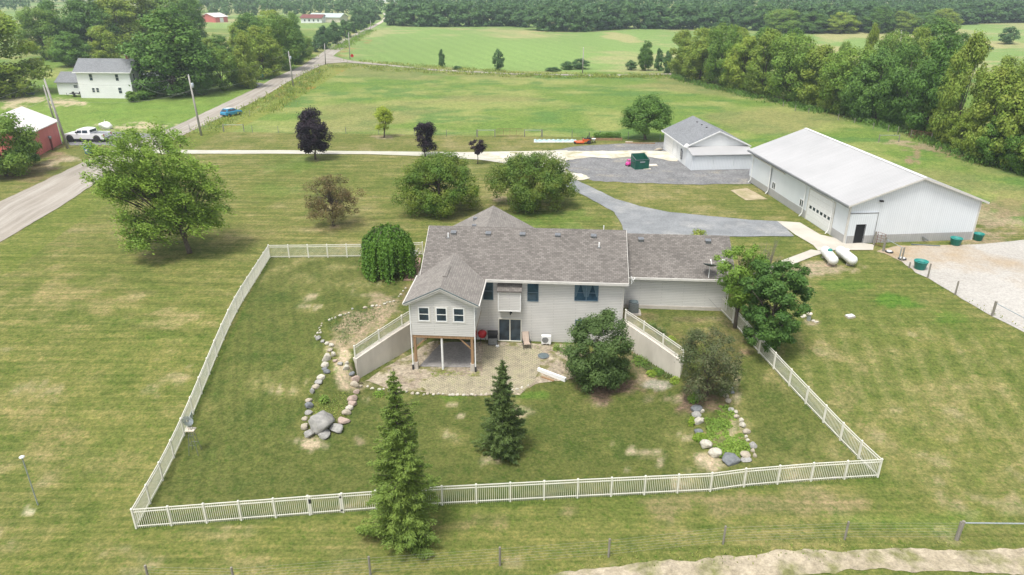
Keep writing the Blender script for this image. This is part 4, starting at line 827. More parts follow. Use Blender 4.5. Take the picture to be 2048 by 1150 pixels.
yard(1470, 655, 494, 54, vase, 'elder', 'light green open-crowned tree at the garage corner in front of its wall', 12000, .16, 22, .3, 80, .2, ragged=.6, name='light_green_tree', tr=.14, nlimb=24)
yard(1398, 476, 459, 18, rnd, 'weed', 'small low bush just behind the garage ridge on the drive edge', 900, .16, 23, .1, 14, .4, name='small_bush')
yard(267, 204, 181, 13, rnd, 'elder', 'small round bright bush at the front corner of the farmhouse', 2600, .3, 24, .05, 20, .35, name='round_bush')
yard(292, 199, 171, 17, rnd, 'broad2', 'dark clipped shrub beside the farmhouse porch', 2600, .34, 25, .05, 20, .35, name='dark_shrub')
yard(15, 352, 222, 62, rnd, 'broad', 'dark bushy tree in front of the red shed at the left edge', 20000, .3, 26, .05, 60, .28, name='roadside_tree')
yard(62, 330, 270, 26, rnd, 'broad2', 'low leafy bush against the foot of the red shed', 4200, .28, 27, .05, 24, .35, name='leafy_bush')
# flower heads on the light tree
p = G(1476, 655); rng = np.random.RandomState(8)
# weeping mulberry: hanging strands over a dome
def weeping():
    p = G(779, 546); h = HT(p, 453); rad = 51 * MPP((p.x, p.y, p.z + 1.5)); rng = np.random.RandomState(31); P = []; Nn = []
    for i in range(520):
        a = rng.rand() * 6.283; r0 = rad * math.sqrt(rng.rand()) * .95; t = r0 / rad; lob = .5 + .5 * math.sin(a * 5 + 1.3) * math.sin(a * 3); r0 = r0 * (.94 + .08 * lob); z = h * (1 - .34 * t ** 2.2) + rng.normal() * .16 - .05 * lob; r = r0
        L = int(8 + 34 * t * rng.uniform(.45, 1)); bulge = rng.uniform(-.02, .22) * (.5 + lob)
        for k in range(L * 2):
            P.append((r * math.cos(a) + rng.normal() * .05, r * math.sin(a) + rng.normal() * .05, z)); Nn.append((math.cos(a) * .9, math.sin(a) * .9, .5))
            z -= .055; r += bulge * .055 + (.02 if k < 8 else -.002)
            if z < .08: break
    P = np.array(P); P = P + rng.normal(size=P.shape) * .05; Nn = np.array(Nn) + rng.normal(size=P.shape) * .6; V = quads(P, Nn, np.full(len(P), .19), .7, rng, 0, np.tile([0, 0, -.6], (len(P), 1)) + rng.normal(size=P.shape) * .5)
    mb = MB().tube([(0, 0, -.2), (.03, 0, h * .5), (0, 0, h * .9)], [.12, .1, .05], 8)
    for k in range(10): a = k * .628; mb.tube([(0, 0, h * .82), (rad * .4 * math.cos(a), rad * .4 * math.sin(a), h * .97), (rad * .8 * math.cos(a), rad * .8 * math.sin(a), h * .8)], [.04, .03, .01], 5)
    make_tree('weeping_tree', p, V, mb, M['Lweep'], M['bark'], 'dome-shaped weeping tree at the back of the fenced yard, left of the house')
weeping()
def spruce(px, py, top, hw, leaf, label, seed, nw, dens, lean=0.0):
    nw = int(nw * .85)
    p = G(px, py); h = HT(p, top); rad = hw * MPP((p.x, p.y, p.z + h * .2)); rng = np.random.RandomState(seed); P = []; D = []; mb = MB()
    mb.tube([(0, 0, -.2), (lean * .3, 0, h * .4), (lean, 0, h)], [h * .017, h * .011, .01], 8)
    for w in range(nw):
        t = (w + rng.rand() * .7) / nw; z = .25 + (h - .35) * t; L0 = rad * (1 - t) ** .82 * min(1, .72 + t * 2.2) + .06; nb = 12 if t < .7 else 7
        for b in range(nb):
            a = rng.rand() * 6.283; lobe = .80 + .22 * math.sin(3 * a + seed + z * 1.3) + .14 * math.sin(5 * a - z * 2.1); L = L0 * rng.uniform(.5, 1.15) * lobe * (1.18 if rng.rand() < .12 else 1); dx, dy = math.cos(a), math.sin(a); m = max(5, int(dens * L)); x0 = lean * z / h
            tilt = .25 * t - .12
            mb.tube([(x0, 0, z), (x0 + dx * L * .6, dy * L * .6, z + L * (tilt - .04)), (x0 + dx * L, dy * L, z + L * tilt + .05)], [.022, .014, .004], 4)
            for k in range(m):
                s = rng.rand() ** .6; side = rng.normal() * .20 * L0 * (1.15 - s) ; q = s * L
                P.append((x0 + dx * q - dy * side, dy * q + dx * side, z + q * tilt - .16 * abs(side) - .07 * rng.rand() * L0 + (.06 * L if s > .8 else 0) * s + rng.normal() * .03))
                D.append((dx * .8 - dy * np.sign(side) * .5, dy * .8 + dx * np.sign(side) * .5, -.15 + .3 * rng.rand()))
    P = np.array(P); D = np.array(D); Nn = rng.normal(size=P.shape) * .4 + np.array([0, 0, .8]); V = quads(P, Nn, np.full(len(P), .19), .22, rng, 0, D)
    make_tree('spruce_tree', p, V, mb, M['L' + leaf], M['bark'], label)
spruce(812, 1072, 737, 95, 'spruce', 'tall bright green spruce standing over the front fence line', 41, 64, 120)
spruce(1006, 905, 716, 60, 'spruce_dark', 'smaller darker spruce in the middle of the yard below the patio', 42, 48, 110)
# bare-twig shrub by the walkway
def twigs(px, py, top, hw, label, seed, n=26):
    p = G(px, py); h = HT(p, top); w = hw * MPP(p); rng = np.random.RandomState(seed); mb = MB()
    for i in range(n):
        a = rng.rand() * 6.283; r = rng.rand() * w; q = Vector((r * math.cos(a), r * math.sin(a), h * rng.uniform(.65, 1.02))); m = q * .5 + Vector((0, 0, h * .05)); mb.tube([(0, 0, -.05), m, q], [.03, .018, .004], 5)
        for _ in range(4):
            s = m.lerp(q, rng.rand() * .8); mb.tube([s, s + Vector((rng.normal() * .35, rng.normal() * .35, rng.uniform(.2, .7)))], [.009, .003], 4)
    o = mb.build('bare_shrub', M['bark_grey']); o.location = p; tag(o, label, 'shrub')
twigs(1524, 585, 470, 38, 'leafless grey twiggy shrub standing behind the leafy tree near the walkway', 5)
twigs(1560, 655, 548, 34, 'thin leafless branches sticking out right of the dark leafy tree', 6, 12)
# ------------------------------------------------------------------ shared far trees
PROT = []
def proto(seed, kind, n, ls, h0f, prof, leaf, rf=.42, nc=60, rcf=.27):
    h = 14.0; rad = h * rf; V, mb = tree_mesh(seed, h, rad, h * h0f, prof, nc, rad * rcf, n, ls, .28, nlimb=8); return fastmesh('crown', V, 4, M['L' + leaf]), mb
def proto_tree(args):
    me, mb = proto(*args); tm = mb.build('trunk', M['bark'], None, True); bpy.data.objects.remove(tm); return me, bpy.data.meshes['trunk' if 'trunk' in bpy.data.meshes else 'trunk'], 14.0, 14.0 * args[7]
def mk(args):
    me, mb = proto(*args); o = mb.build('trunk_proto', M['bark'], None, True); tm = o.data; tm.name = 'trunk'; bpy.data.objects.remove(o); return (me, tm, 14.0, 14 * args[7])
HP = [mk((100 + i, 'b', 15000, .42, .06, pf, lf, rf, 80, .24)) for i, (pf, lf, rf) in enumerate(((egg, 'willow', .40), (rnd, 'broad', .42), (egg, 'broad2', .38), (bell, 'willow', .36), (rnd, 'broad2', .45)))]
FP = [mk((120 + i, 'f', 3200, .95, .04, pf, 'far', rf, 40, .3)) for i, (pf, rf) in enumerate(((egg, .42), (rnd, .44), (bell, .38)))]
def put(PR, k, px, py, top, hw, label, group=None, cat='tree', rz=None, name='tree', minh=0, dz=0):
    me, tm, H0, R0 = PR[k]; p = G(px, py); h = max(minh, HT(p, top)); r = hw * MPP((p.x, p.y, p.z + h / 2)); e = empty(name, p, (px * 7.3 + py) % 6.28 if rz is None else rz, label, cat, group)
    e.scale = (r / R0, r / R0, h / H0); linkme('crown', me, e); linkme('trunk', tm, e); return e
# left woods and the giant trees round the farmhouse
put(HP, 0, 6, 192, 12, 100, 'huge broad yellow-green tree at the far left edge with a leaning trunk')
put(HP, 2, 352, 190, 12, 92, 'huge dark dome-crowned tree towering right behind the farmhouse porch')
LW = [(95, 118, 8, 45), (135, 112, -6, 55), (190, 110, -12, 55), (240, 105, -18, 55), (290, 100, -22, 60), (350, 96, -22, 60), (385, 100, -14, 36), (150, 132, 60, 40), (215, 128, 50, 36), (120, 122, 70, 24), (445, 180, 92, 38), (408, 190, 110, 22), (480, 172, 110, 26), (498, 176, 58, 30), (530, 155, 42, 42), (565, 140, 22, 42), (518, 120, 20, 44), (590, 128, 40, 30), (500, 110, 30, 34), (545, 105, 12, 45), (610, 118, 70, 20), (585, 96, 20, 24), (446, 138, 66, 30), (482, 116, 44, 26), (424, 140, 70, 26)]
for i, (a, b, t, w) in enumerate(LW):
    lab = ('lone tree on the roadside verge right of the farmhouse', 'thick leafy tree in the wood behind and right of the farmhouse')[i > 99]
    put(HP, (i * 3 + 1) % 5, a, b, t, w, 'full green tree in the wood behind the farmhouse' if a < 425 else 'full green tree in the row along the left of the road', 'trees in the wood behind the farmhouse' if a < 425 else 'trees along the left of the road', rz=i * 1.7)
for i, (a, b, t, w) in enumerate([(650, 98, 48, 15), (672, 88, 40, 14), (692, 76, 36, 13), (640, 92, 58, 14), (708, 66, 30, 12), (722, 60, 28, 12), (738, 50, 18, 14), (718, 50, 10, 16), (752, 40, 8, 12), (745, 44, 24, 9), (632, 104, 76, 12), (660, 84, 50, 12)]):
    put(FP, i % 3, a, b, t, w, 'small tree beside the far stretch of the road', 'small trees beside the far road', rz=i)
# hedgerow wood along the right
HB = lambda x: float(np.interp(x, [1345, 1400, 1480, 1540, 1620, 1700, 1800, 1870, 1950, 2060, 2160], [152, 168, 186, 202, 216, 236, 258, 284, 322, 345, 380]))
front = [(1362, 58, 34), (1400, 46, 42), (1440, 40, 40), (1482, 62, 42), (1525, 54, 46), (1575, 60, 52), (1632, 88, 52), (1690, 85, 56), (1748, 90, 55), (1800, 80, 58), (1850, 62, 56), (1900, 60, 50), (1965, 128, 60), (2030, 92, 72), (2110, 90, 90), (2190, 110, 90)]
for i, (x, t, w) in enumerate(front):
    put(HP, (0, 3, 1, 3, 0, 1, 0, 1, 2, 4, 2, 0, 0, 3, 0, 1)[i], x, HB(x) - 5, t, w, 'tall full tree in the front row of the hedgerow wood at right', 'front row of the hedgerow wood', rz=i * 2.1)
for i, (x, y, t, w) in enumerate([(1372, 146, 80, 24), (1420, 152, 60, 34), (1468, 160, 52, 36), (1520, 170, 50, 40), (1570, 172, 48, 30), (1500, 178, 90, 30), (1595, 200, 130, 28), (1655, 222, 150, 28), (1720, 240, 175, 26), (1775, 250, 190, 26), (1835, 268, 190, 28), (1880, 280, 180, 30), (1925, 305, 215, 32), (1985, 330, 220, 38), (2040, 345, 240, 40), (1770, 190, 55, 40), (1820, 185, 42, 36), (1725, 180, 44, 17), (1860, 170, 30, 62), (1905, 165, 60, 34), (1680, 160, 78, 14), (1990, 240, 100, 40), (2050, 230, 95, 50), (1712, 236, 120, 40)]):
    put(HP, (i * 2 + 1) % 5, x, y, t, w, 'leafy tree filling the gaps of the hedgerow wood at right', 'second row of the hedgerow wood', rz=i * 1.3)
for i, (x, y, t, w, lab) in enumerate([(884, 134, 96, 8, 'thin young tree in the far field left of the small dark conical one'), (997, 141, 97, 12, 'small dark upright tree in the far field beside the side road'), (915, 139, 131, 10, 'low bush between the two small field trees'),
      (1133, 139, 121, 15, 'left one of two dark bushes beside the side road'), (1160, 138, 116, 19, 'right one of two dark bushes beside the side road, by the pole'), (1105, 142, 133, 16, 'lowest flat bush left of the two dark roadside bushes'),
      (1290, 141, 79, 17, 'greyish round tree at the left end of the hedgerow wood'), (1262, 140, 120, 12, 'low grey-green bush left of the greyish round tree'), (1317, 142, 92, 9, 'thin sparse brownish tree between the round tree and the hedgerow'), (1333, 146, 98, 12, 'slender sparse tree touching the hedgerow wood'),
      (2014, 88, 52, 18, 'lone small round tree in the field at top right'), (1972, 98, 90, 13, 'low dark bush in the field at top right')]):
    put(HP if i in (6,) else FP, 2 if i == 6 else i % 3, x, y, t, w, lab, rz=i)
# far tree line across the field
TB = lambda x: float(np.interp(x, [770, 860, 1040, 1085, 1165, 1230, 1350, 1600, 1690, 1950, 2300], [50, 53, 52, 62, 63, 57, 57, 62, 64, 46, 40]))
i = 0; x = 786; rf = random.Random(4)
while x < 2300:
    put(FP, i % 3, x, TB(x), rf.uniform(-2, 16), rf.uniform(20, 32), 'tree in the dark far tree line beyond the open field', 'trees of the far tree line', rz=i * .9, minh=13); x += rf.uniform(17, 27); i += 1
for x in (1755, 1800, 1840, 1885, 1560, 1625, 1680): put(HP, i % 5, x, 66, rf.uniform(8, 24), 34, 'pale green tree standing just before the far tree line at right', 'trees of the far tree line', rz=x); i += 1
def mass(name, rows, label, seed, leaf='far', n=260, ls=1.6):
    """far wood: one object of many merged crowns"""
    rng = np.random.RandomState(seed); Vs = []
    for (x0, x1, y, hh, step) in rows:
        x = x0
        while x < x1:
            p = G(x, y + rng.uniform(-1.0, 1.0)); h = hh * rng.uniform(.8, 1.2); r = h * .42
            for c in range(7):
                a = rng.rand() * 6.28; q = rng.rand() * r * .8; cc = np.array([p.x + q * math.cos(a), p.y + q * math.sin(a), p.z + h * rng.uniform(.3, .85)]); d = rng.normal(size=(n // 7, 3)); d /= np.linalg.norm(d, axis=1, keepdims=True)
                Vs.append(quads(cc + d * r * .5, d + rng.normal(size=d.shape) * .4 + np.array([0, 0, .5]), np.full(len(d), ls), .7, rng))
            x += step * rng.uniform(.7, 1.3)
    o = linkme(name, fastmesh(name, np.concatenate(Vs), 4, M['L' + leaf])); tag(o, label, 'wood', kind='stuff'); return o
mass('far_wood', [(790, 2400, 42, 15, 22), (790, 2400, 30, 16, 18), (790, 2400, 18, 16, 15), (795, 2400, 8, 18, 12), (800, 2400, 0, 20, 10)], 'deep wooded hillside filling the background beyond the far tree line', 51, n=210)
mass('far_wood', [(-300, 60, 24, 13, 22), (-300, 420, 14, 15, 18), (400, 765, 26, 13, 15), (560, 745, 33, 11, 16), (430, 560, 36, 12, 20), (-300, 740, 5, 18, 12), (400, 740, 16, 15, 12)], 'blue-green woods beyond the left fields behind the red barn', 52, n=210)
# rough grass and weeds along edges: one mass each
def weeds(name, lines, label, seed, leaf='weed', dens=6, hgt=.5, wd=1.2, ls=.35):
    rng = np.random.RandomState(seed); P = []
    for (a, b) in lines:
        A, B = G(*a), G(*b); L = (B - A).length; n = int(L * dens * wd)
        t = rng.rand(n); x = A.x + (B.x - A.x) * t + rng.normal(size=n) * wd * .5; y = A.y + (B.y - A.y) * t + rng.normal(size=n) * wd * .5; k = fbm(x, y, 2.5, seed) > .42; x = x[k]; y = y[k]; P.append(np.stack([x, y, TZ(x, y) + hgt * rng.rand(len(x)) * .8], 1))
    P = np.concatenate(P); Nn = rng.normal(size=P.shape) * np.array([1, 1, .4]) + np.array([0, -.3, .5]); V = quads(P, Nn, np.full(len(P), ls), .35, rng, 0, np.tile([0, 0, 1.], (len(P), 1)))
    o = linkme(name, fastmesh(name, V, 4, M['L' + leaf])); tag(o, label, 'weeds', kind='stuff')
hb = [(x, HB(x) + 3) for x in range(1345, 2100, 50)]
weeds('undergrowth', list(zip(hb[:-1], hb[1:])), 'dark rough undergrowth along the foot of the hedgerow wood', 61, 'broad2', 30, 1.2, 2.2, .5)
weeds('roadside_weeds', [((400, 268), (470, 232)), ((470, 232), (560, 190)), ((560, 190), (640, 140)), ((540, 225), (640, 150)), ((640, 132), (860, 146)), ((860, 146), (1100, 154)), ((700, 132), (1340, 156)), ((1000, 153), (1340, 155)), ((1050, 153), (1340, 155)), ((1100, 152), (1340, 152)), ((700, 122), (1000, 143))], 'tall yellow-green weeds between the road and the pasture', 62, 'weed', 12, .8, 3.0, .5)
weeds('roadside_weeds', [((520, 152), (620, 112)), ((470, 170), (520, 152)), ((672, 100), (740, 62)), ((655, 80), (740, 50))], 'rough growth along the left side of the far road', 63, 'broad', 14, 1.0, 3.0, .6)
weeds('fence_grass', [((1180, 1120), (1900, 1090)), ((1790, 545), (2040, 655))], 'unmown grass tufts along the wire fence and the corral edge', 64, 'weed', 16, .25, .7, .16)
weeds('fence_grass', [((273, 1058), (1154, 997)), ((1154, 997), (1420, 985)), ((1420, 985), (1487, 975)), ((1487, 975), (1757, 956))], 'longer grass growing along the foot of the front picket fence', 65, 'weed', 40, .14, .28, .12)
weeds('fence_grass', [((273, 1058), (540, 517)), ((1517, 707), (1646, 847)), ((1646, 847), (1755, 955))], 'longer grass growing along the foot of the side picket fences', 66, 'weed', 34, .14, .28, .12)
# ================================================================== ROCKS
def rock_mesh(seed, name='rock'):
    rng = np.random.RandomState(seed); bm = bmesh.new(); bmesh.ops.create_icosphere(bm, subdivisions=3, radius=1)
    for k in range(9):
        d = rng.normal(size=3); d /= np.linalg.norm(d); c = rng.uniform(.5, .88)
        for v in bm.verts:
            q = v.co.dot(Vector(d))
            if q > c: v.co -= Vector(d) * (q - c) * .93
    for v in bm.verts: v.co *= 1 + .05 * math.sin(v.co.x * 5 + seed) * math.cos(v.co.y * 6) + .03 * math.sin(v.co.z * 11 + seed)
    me = bpy.data.meshes.new(name); bm.to_mesh(me); bm.free()
    for p in me.polygons: p.use_smooth = True
    return me
RK = {}
for c in ('tan', 'pink', 'grey', 'dark', 'pale'):
    for k in range(3): me = rock_mesh(len(RK) * 7 + k); me.materials.append(M['R' + c]); RK[c, k] = me
ORD = ['first', 'second', 'third', 'fourth', 'fifth', 'sixth', 'seventh', 'eighth', 'ninth', 'tenth', 'eleventh', 'twelfth', 'thirteenth', 'fourteenth', 'fifteenth', 'sixteenth', 'seventeenth', 'eighteenth', 'nineteenth', 'twentieth',
       'twenty-first', 'twenty-second', 'twenty-third', 'twenty-fourth', 'twenty-fifth', 'twenty-sixth', 'twenty-seventh', 'twenty-eighth', 'twenty-ninth', 'thirtieth']
CN = {'tan': 'tan', 'pink': 'pinkish', 'grey': 'grey', 'dark': 'dark grey', 'pale': 'pale'}
rr_ = random.Random(12)
def rock(px, py, w, h, c, label, group=None, name='rock'):
    p = G(px, py); m = MPP(p); o = linkme(name, RK[c, rr_.randrange(3)]); o.location = p + Vector((0, .1, h * m * .22)); o.rotation_euler = (rr_.uniform(-.2, .2), rr_.uniform(-.2, .2), rr_.uniform(-.35, .35))
    k_ = 1.18; o.scale = (w * m / 2 * k_, w * m / 2 * .85 * k_, h * m / 2 * .9 * k_); tag(o, label, 'rock', group); return o
def z3(L): return [(560 + a / 3.383, 560 + b / 3.383, w / 3.383, h / 3.383, c) for a, b, w, h, c in L]
def z5(L): return [(1120 + a / 3.195, 600 + b / 3.195, w / 3.195, h / 3.195, c) for a, b, w, h, c in L]
big = rock(643, 855, 60, 42, 'grey', 'huge flat-topped pale grey boulder at the front end of the left rock bed', name='boulder')
for (x, y, w, h, c, l) in [(197 / 3.383 + 560, 560 + 1055 / 3.383, 26, 15, 'grey', 'grey boulder low at the front left below the huge boulder'), (298 / 3.383 + 560, 560 + 1060 / 3.383, 29, 14, 'grey', 'long low grey boulder directly below the huge boulder'), (385 / 3.383 + 560, 560 + 1025 / 3.383, 25, 19, 'grey', 'grey angular boulder right of the huge boulder'),
                           (169 / 3.383 + 560, 560 + 1010 / 3.383, 15, 16, 'tan', 'small tan boulder left of the huge boulder'), (168 / 3.383 + 560, 560 + 948 / 3.383, 13, 9, 'tan', 'orange-tan stone above the small tan boulder on the left bed')]: rock(x, y, w, h, c, l)
Lr = z3([(190, 908, 50, 34, 'grey'), (194, 865, 60, 48, 'dark'), (195, 828, 46, 34, 'tan'), (217, 765, 40, 50, 'grey'), (240, 730, 50, 34, 'tan'), (262, 703, 50, 34, 'grey'), (274, 670, 58, 46, 'pale'), (314, 632, 44, 34, 'dark'), (298, 610, 36, 26, 'dark'), (300, 588, 58, 50, 'pale'), (313, 545, 62, 68, 'pale'), (358, 520, 34, 48, 'pale'), (340, 485, 36, 28, 'tan'), (343, 452, 38, 32, 'pale'), (314, 437, 36, 28, 'pale'), (288, 425, 28, 26, 'grey'), (256, 402, 46, 30, 'grey')])
for i, r in enumerate(Lr): rock(*r, '%s stone, %s from the front on the left bed\'s left edge' % (CN[r[4]], ORD[i]), 'stones edging the left bed')
Rr_ = z3([(430, 965, 80, 44, 'pink'), (448, 912, 58, 46, 'tan'), (466, 875, 60, 40, 'pale'), (490, 850, 54, 48, 'pink'), (484, 812, 72, 48, 'pink'), (512, 765, 46, 36, 'pink'), (504, 722, 56, 50, 'tan'), (506, 682, 64, 60, 'pink'), (478, 642, 48, 26, 'dark'), (443, 605, 48, 42, 'pale'), (449, 572, 30, 28, 'pale'), (406, 578, 36, 30, 'grey'), (373, 555, 32, 24, 'pink')])
for i, r in enumerate(Rr_): rock(*r, '%s stone, %s from the front on the left bed\'s right edge' % (CN[r[4]], ORD[i]), 'stones edging the left bed')
Sm = z3([(236, 388, 16, 18, 'pale'), (252, 365, 20, 18, 'pale'), (272, 362, 18, 16, 'pale'), (268, 345, 16, 14, 'pale'), (264, 330, 14, 12, 'pale'), (278, 315, 14, 12, 'tan'), (282, 300, 12, 10, 'tan'), (332, 275, 22, 16, 'pale'), (350, 270, 16, 18, 'pale'), (372, 262, 18, 16, 'pale'), (404, 245, 30, 16, 'pale'), (440, 238, 16, 14, 'pale'), (462, 230, 20, 14, 'pale'), (488, 200, 16, 12, 'grey'), (575, 194, 28, 18, 'tan'), (622, 184, 26, 16, 'pale'), (652, 180, 20, 18, 'pale'), (674, 182, 16, 14, 'pale'), (704, 168, 24, 14, 'pale'), (722, 158, 18, 12, 'pale'), (742, 155, 18, 12, 'pale'), (768, 150, 18, 14, 'pale'), (802, 118, 14, 12, 'pale'), (815, 104, 20, 14, 'pale'), (832, 80, 16, 16, 'pale'), (848, 62, 14, 12, 'pale')])
for i, r in enumerate(Sm): rock(*r, '%s small stone, %s in the curved line on the slope left of the sunroom' % (CN[r[4]], ORD[i]), 'small edging stones left of the sunroom')
x = 722; i = 0
while x < 1000:
    y = float(np.interp(x, [716, 760, 830, 900, 960, 1000], [772, 781, 789, 792, 792, 790])); rock(x + rr_.uniform(-2, 2), y + rr_.uniform(-1.5, 1.5), rr_.uniform(5, 9), rr_.uniform(4, 6), rr_.choice(['pale', 'pale', 'tan']), 'small pale stone in the thin row along the front edge of the patio', 'small stones along the patio edge'); x += rr_.uniform(8, 13); i += 1
x = 1005
while x < 1062:
    y = float(np.interp(x, [1005, 1062], [789, 772])); rock(x, y, rr_.uniform(5, 9), rr_.uniform(4, 6), 'pale', 'small pale stone in the thin row along the front edge of the patio', 'small stones along the patio edge'); x += rr_.uniform(9, 14)
RL = z5([(870, 705, 72, 44, 'dark'), (872, 742, 58, 34, 'grey'), (910, 722, 28, 32, 'pale'), (884, 790, 66, 52, 'pale'), (910, 770, 24, 18, 'pale'), (882, 850, 60, 34, 'dark'), (930, 945, 76, 66, 'pale'), (990, 1002, 84, 66, 'pale')])
for i, r in enumerate(RL): rock(*r, '%s stone, %s from the back on the right leafy bed\'s left edge' % (CN[r[4]], ORD[i]), 'stones edging the right bed')
RR2 = z5([(1062, 590, 26, 24, 'tan'), (1096, 578, 34, 26, 'dark'), (1098, 600, 34, 28, 'dark'), (1036, 592, 20, 30, 'tan'), (1065, 620, 40, 32, 'tan'), (1078, 655, 38, 32, 'tan'), (1096, 712, 36, 28, 'grey'), (1126, 725, 30, 30, 'pale'), (1130, 755, 34, 28, 'tan'), (1158, 780, 32, 34, 'pale'), (1168, 812, 44, 50, 'pale'), (1194, 855, 46, 40, 'tan'), (1190, 885, 22, 28, 'pale'), (1200, 908, 26, 26, 'pale'), (1234, 942, 52, 44, 'grey'), (1236, 972, 30, 30, 'tan'), (1248, 1005, 26, 40, 'tan')])
for i, r in enumerate(RR2): rock(*r, '%s stone, %s from the back on the right leafy bed\'s right edge' % (CN[r[4]], ORD[i]), 'stones edging the right bed')
for r, l in zip(z5([(1092, 1038, 120, 50, 'dark'), (1188, 1002, 66, 38, 'tan'), (1192, 1028, 64, 20, 'grey'), (875, 590, 48, 32, 'grey'), (878, 635, 44, 44, 'grey'), (860, 572, 30, 22, 'grey')]),
                ('long dark slate-grey boulder closing the front of the right leafy bed', 'tan rounded stone right of the long slate-grey boulder', 'flat grey slab under the tan stone at the right bed corner', 'grey stone at the foot of the reddish shrub, nearest the wall end', 'upright grey stone beside the low plants by the wall end', 'smallest grey stone behind the reddish shrub foot')): rock(*r, l)
rock(1677, 959, 9, 6, 'pale', 'white stone poking out under the front picket fence'); rock(1669, 958, 9, 4, 'grey', 'grey flat stone under the front picket fence beside the white one')
for i, (x, y, w, c) in enumerate([(829, 508, 7, 'pale'), (834, 513, 6, 'tan'), (827, 514, 6, 'pale'), (838, 509, 6, 'pale'), (832, 504, 6, 'grey'), (841, 505, 5, 'tan'), (836, 500, 5, 'pale')]): rock(x, y, w, w * .7, c, 'light stone in the small heap beside the weeping tree', 'heap of stones beside the weeping tree')
# ------------------------------------------------------------------ small plants and leafy bed
def plant(px, py, w, h, leaf, label, n=260, ls=.16, asp=.45, name='plant', group=None, seed=0):
    p = G(px, py); m = MPP(p); r = w * m / 2; hh = h * m * .8; rng = np.random.RandomState(int(px * 3 + py)); d = rng.normal(size=(n, 3)); d[:, 2] = abs(d[:, 2]); d /= np.linalg.norm(d, axis=1, keepdims=True)
    P = d * np.array([r, r, hh]) * (rng.rand(n, 1) ** .4); V = quads(P, d * .5 + np.array([0, 0, .9]) + rng.normal(size=P.shape) * .3, np.full(n, ls), asp, rng, 0, d)
    e = empty(name, p, 0, label, 'plant', group); linkme('leaves', fastmesh('leaves', V, 4, M['L' + leaf]), e)
    mb = MB()
    for k in range(7): q = P[rng.randint(n)]; mb.tube([(0, 0, -.02), (q[0] * .6, q[1] * .6, q[2] * .7), tuple(q)], [.012, .008, .003], 4)
    mb.build('stems', M['Lweed'], e); return e
plant(1400, 878, 30, 16, 'hosta', 'bright yellow-green hosta at the front left of the right leafy bed', 420, .2, name='hosta')
plant(1303, 749, 22, 13, 'hosta', 'yellow-green hosta at the foot of the right retaining wall', 300, .2, name='hosta')
plant(1352, 765, 26, 16, 'hosta', 'yellow-green clump near the wall end beside the reddish shrub', 300, .18, name='hosta')
plant(1386, 802, 24, 30, 'elder', 'tall fresh green plant left of the upright grey stone', 420, .16)
plant(1382, 850, 14, 26, 'hosta', 'low lime plant tucked between the stones of the right bed', 220, .14)
plant(1282, 726, 40, 20, 'elder', 'green perennials spreading between the olive shrub and retaining wall', 420, .14)
plant(1316, 746, 26, 14, 'elder', 'small green perennial next to the hosta along the retaining wall', 260, .14)
plant(648, 803, 22, 20, 'broad', 'single dark leafy weed clump in the middle of the left rock bed', 300, .14)
plant(1342, 684, 22, 18, 'hosta', 'yellowish plant behind the right wall railing near its lower end', 260, .14)
plant(1322, 668, 26, 20, 'shrub', 'bushy orange-tinged plant behind the right wall railing', 300, .13)
plant(1305, 655, 22, 16, 'shrub', 'small bushy plant behind the upper part of the right wall railing', 240, .13)
plant(1140, 705, 44, 34, 'broad2', 'dark leafy bush against the house wall beside the heat pump', 700, .14)
plant(1113, 700, 18, 20, 'broad', 'low green plant right beside the white heat pump', 260, .12)
plant(758, 790, 26, 14, 'broad', 'green weed tuft by the patio edge left of the tall spruce', 260, .13)
def leafy(name, poly, label, leaf, n, seed, ls=.14, hgt=.25):
    rng = np.random.RandomState(seed); P = []; xs = [a for a, b in poly]; ys = [b for a, b in poly]
    while len(P) < n:
        a, b = rng.uniform(min(xs), max(xs)), rng.uniform(min(ys), max(ys))
        if poly_in(np.array([a]), np.array([b]), poly)[0]: g = G(a, b); P.append((g.x, g.y, g.z))
    P = np.array(P); k = fbm(P[:, 0], P[:, 1], 1.2, seed) ; P[:, 2] += hgt * np.clip((k - .3) * 2.2, 0, 1) * rng.rand(n); P = P[k > .36]
    o = linkme(name, fastmesh(name, quads(P, rng.normal(size=P.shape) * .4 + np.array([0, 0, 1.]), np.full(len(P), ls), .55, rng), 4, M['L' + leaf])); tag(o, label, 'ground cover', kind='stuff')
leafy('ground_cover', [(1405, 810), (1455, 812), (1470, 830), (1500, 900), (1495, 912), (1440, 918), (1415, 880)], 'bright green leafy ground cover filling the right rock bed', 'maple', 5200, 71)
leafy('ground_cover', [(650, 640), (760, 605), (805, 600), (720, 660), (690, 690), (665, 680)], 'thin weeds and dry growth on the slope left of the railing', 'shrub', 1300, 72, .12, .15)
leafy('ground_cover', [(830, 744), (960, 742), (962, 754), (880, 756)], 'strip of weedy grass in front of the sunroom posts', 'weed', 900, 73, .1, .12)
leafy('ground_cover', [(985, 690), (1090, 692), (1085, 705), (1000, 700)], 'weeds growing in the paver joints by the patio door', 'broad', 420, 74, .09, .1)
leafy('ground_cover', [(970, 700), (1080, 705), (1060, 780), (960, 785)], 'scattered weeds in the paver joints of the patio', 'elder', 420, 75, .08, .08)
leafy('ground_cover', [(850, 700), (1140, 705), (1100, 760), (880, 780)], 'small weeds sprouting all over the patio gravel and pavers', 'broad', 900, 77, .08, .08)
leafy('ground_cover', [(1250, 700), (1345, 745), (1350, 765), (1290, 740)], 'low perennials at the foot of the right retaining wall', 'shrub', 900, 78, .12, .25)
leafy('ground_cover', [(620, 800), (700, 780), (700, 840), (622, 840)], 'low grass and weeds in the left rock bed', 'weed', 900, 76, .1, .1)
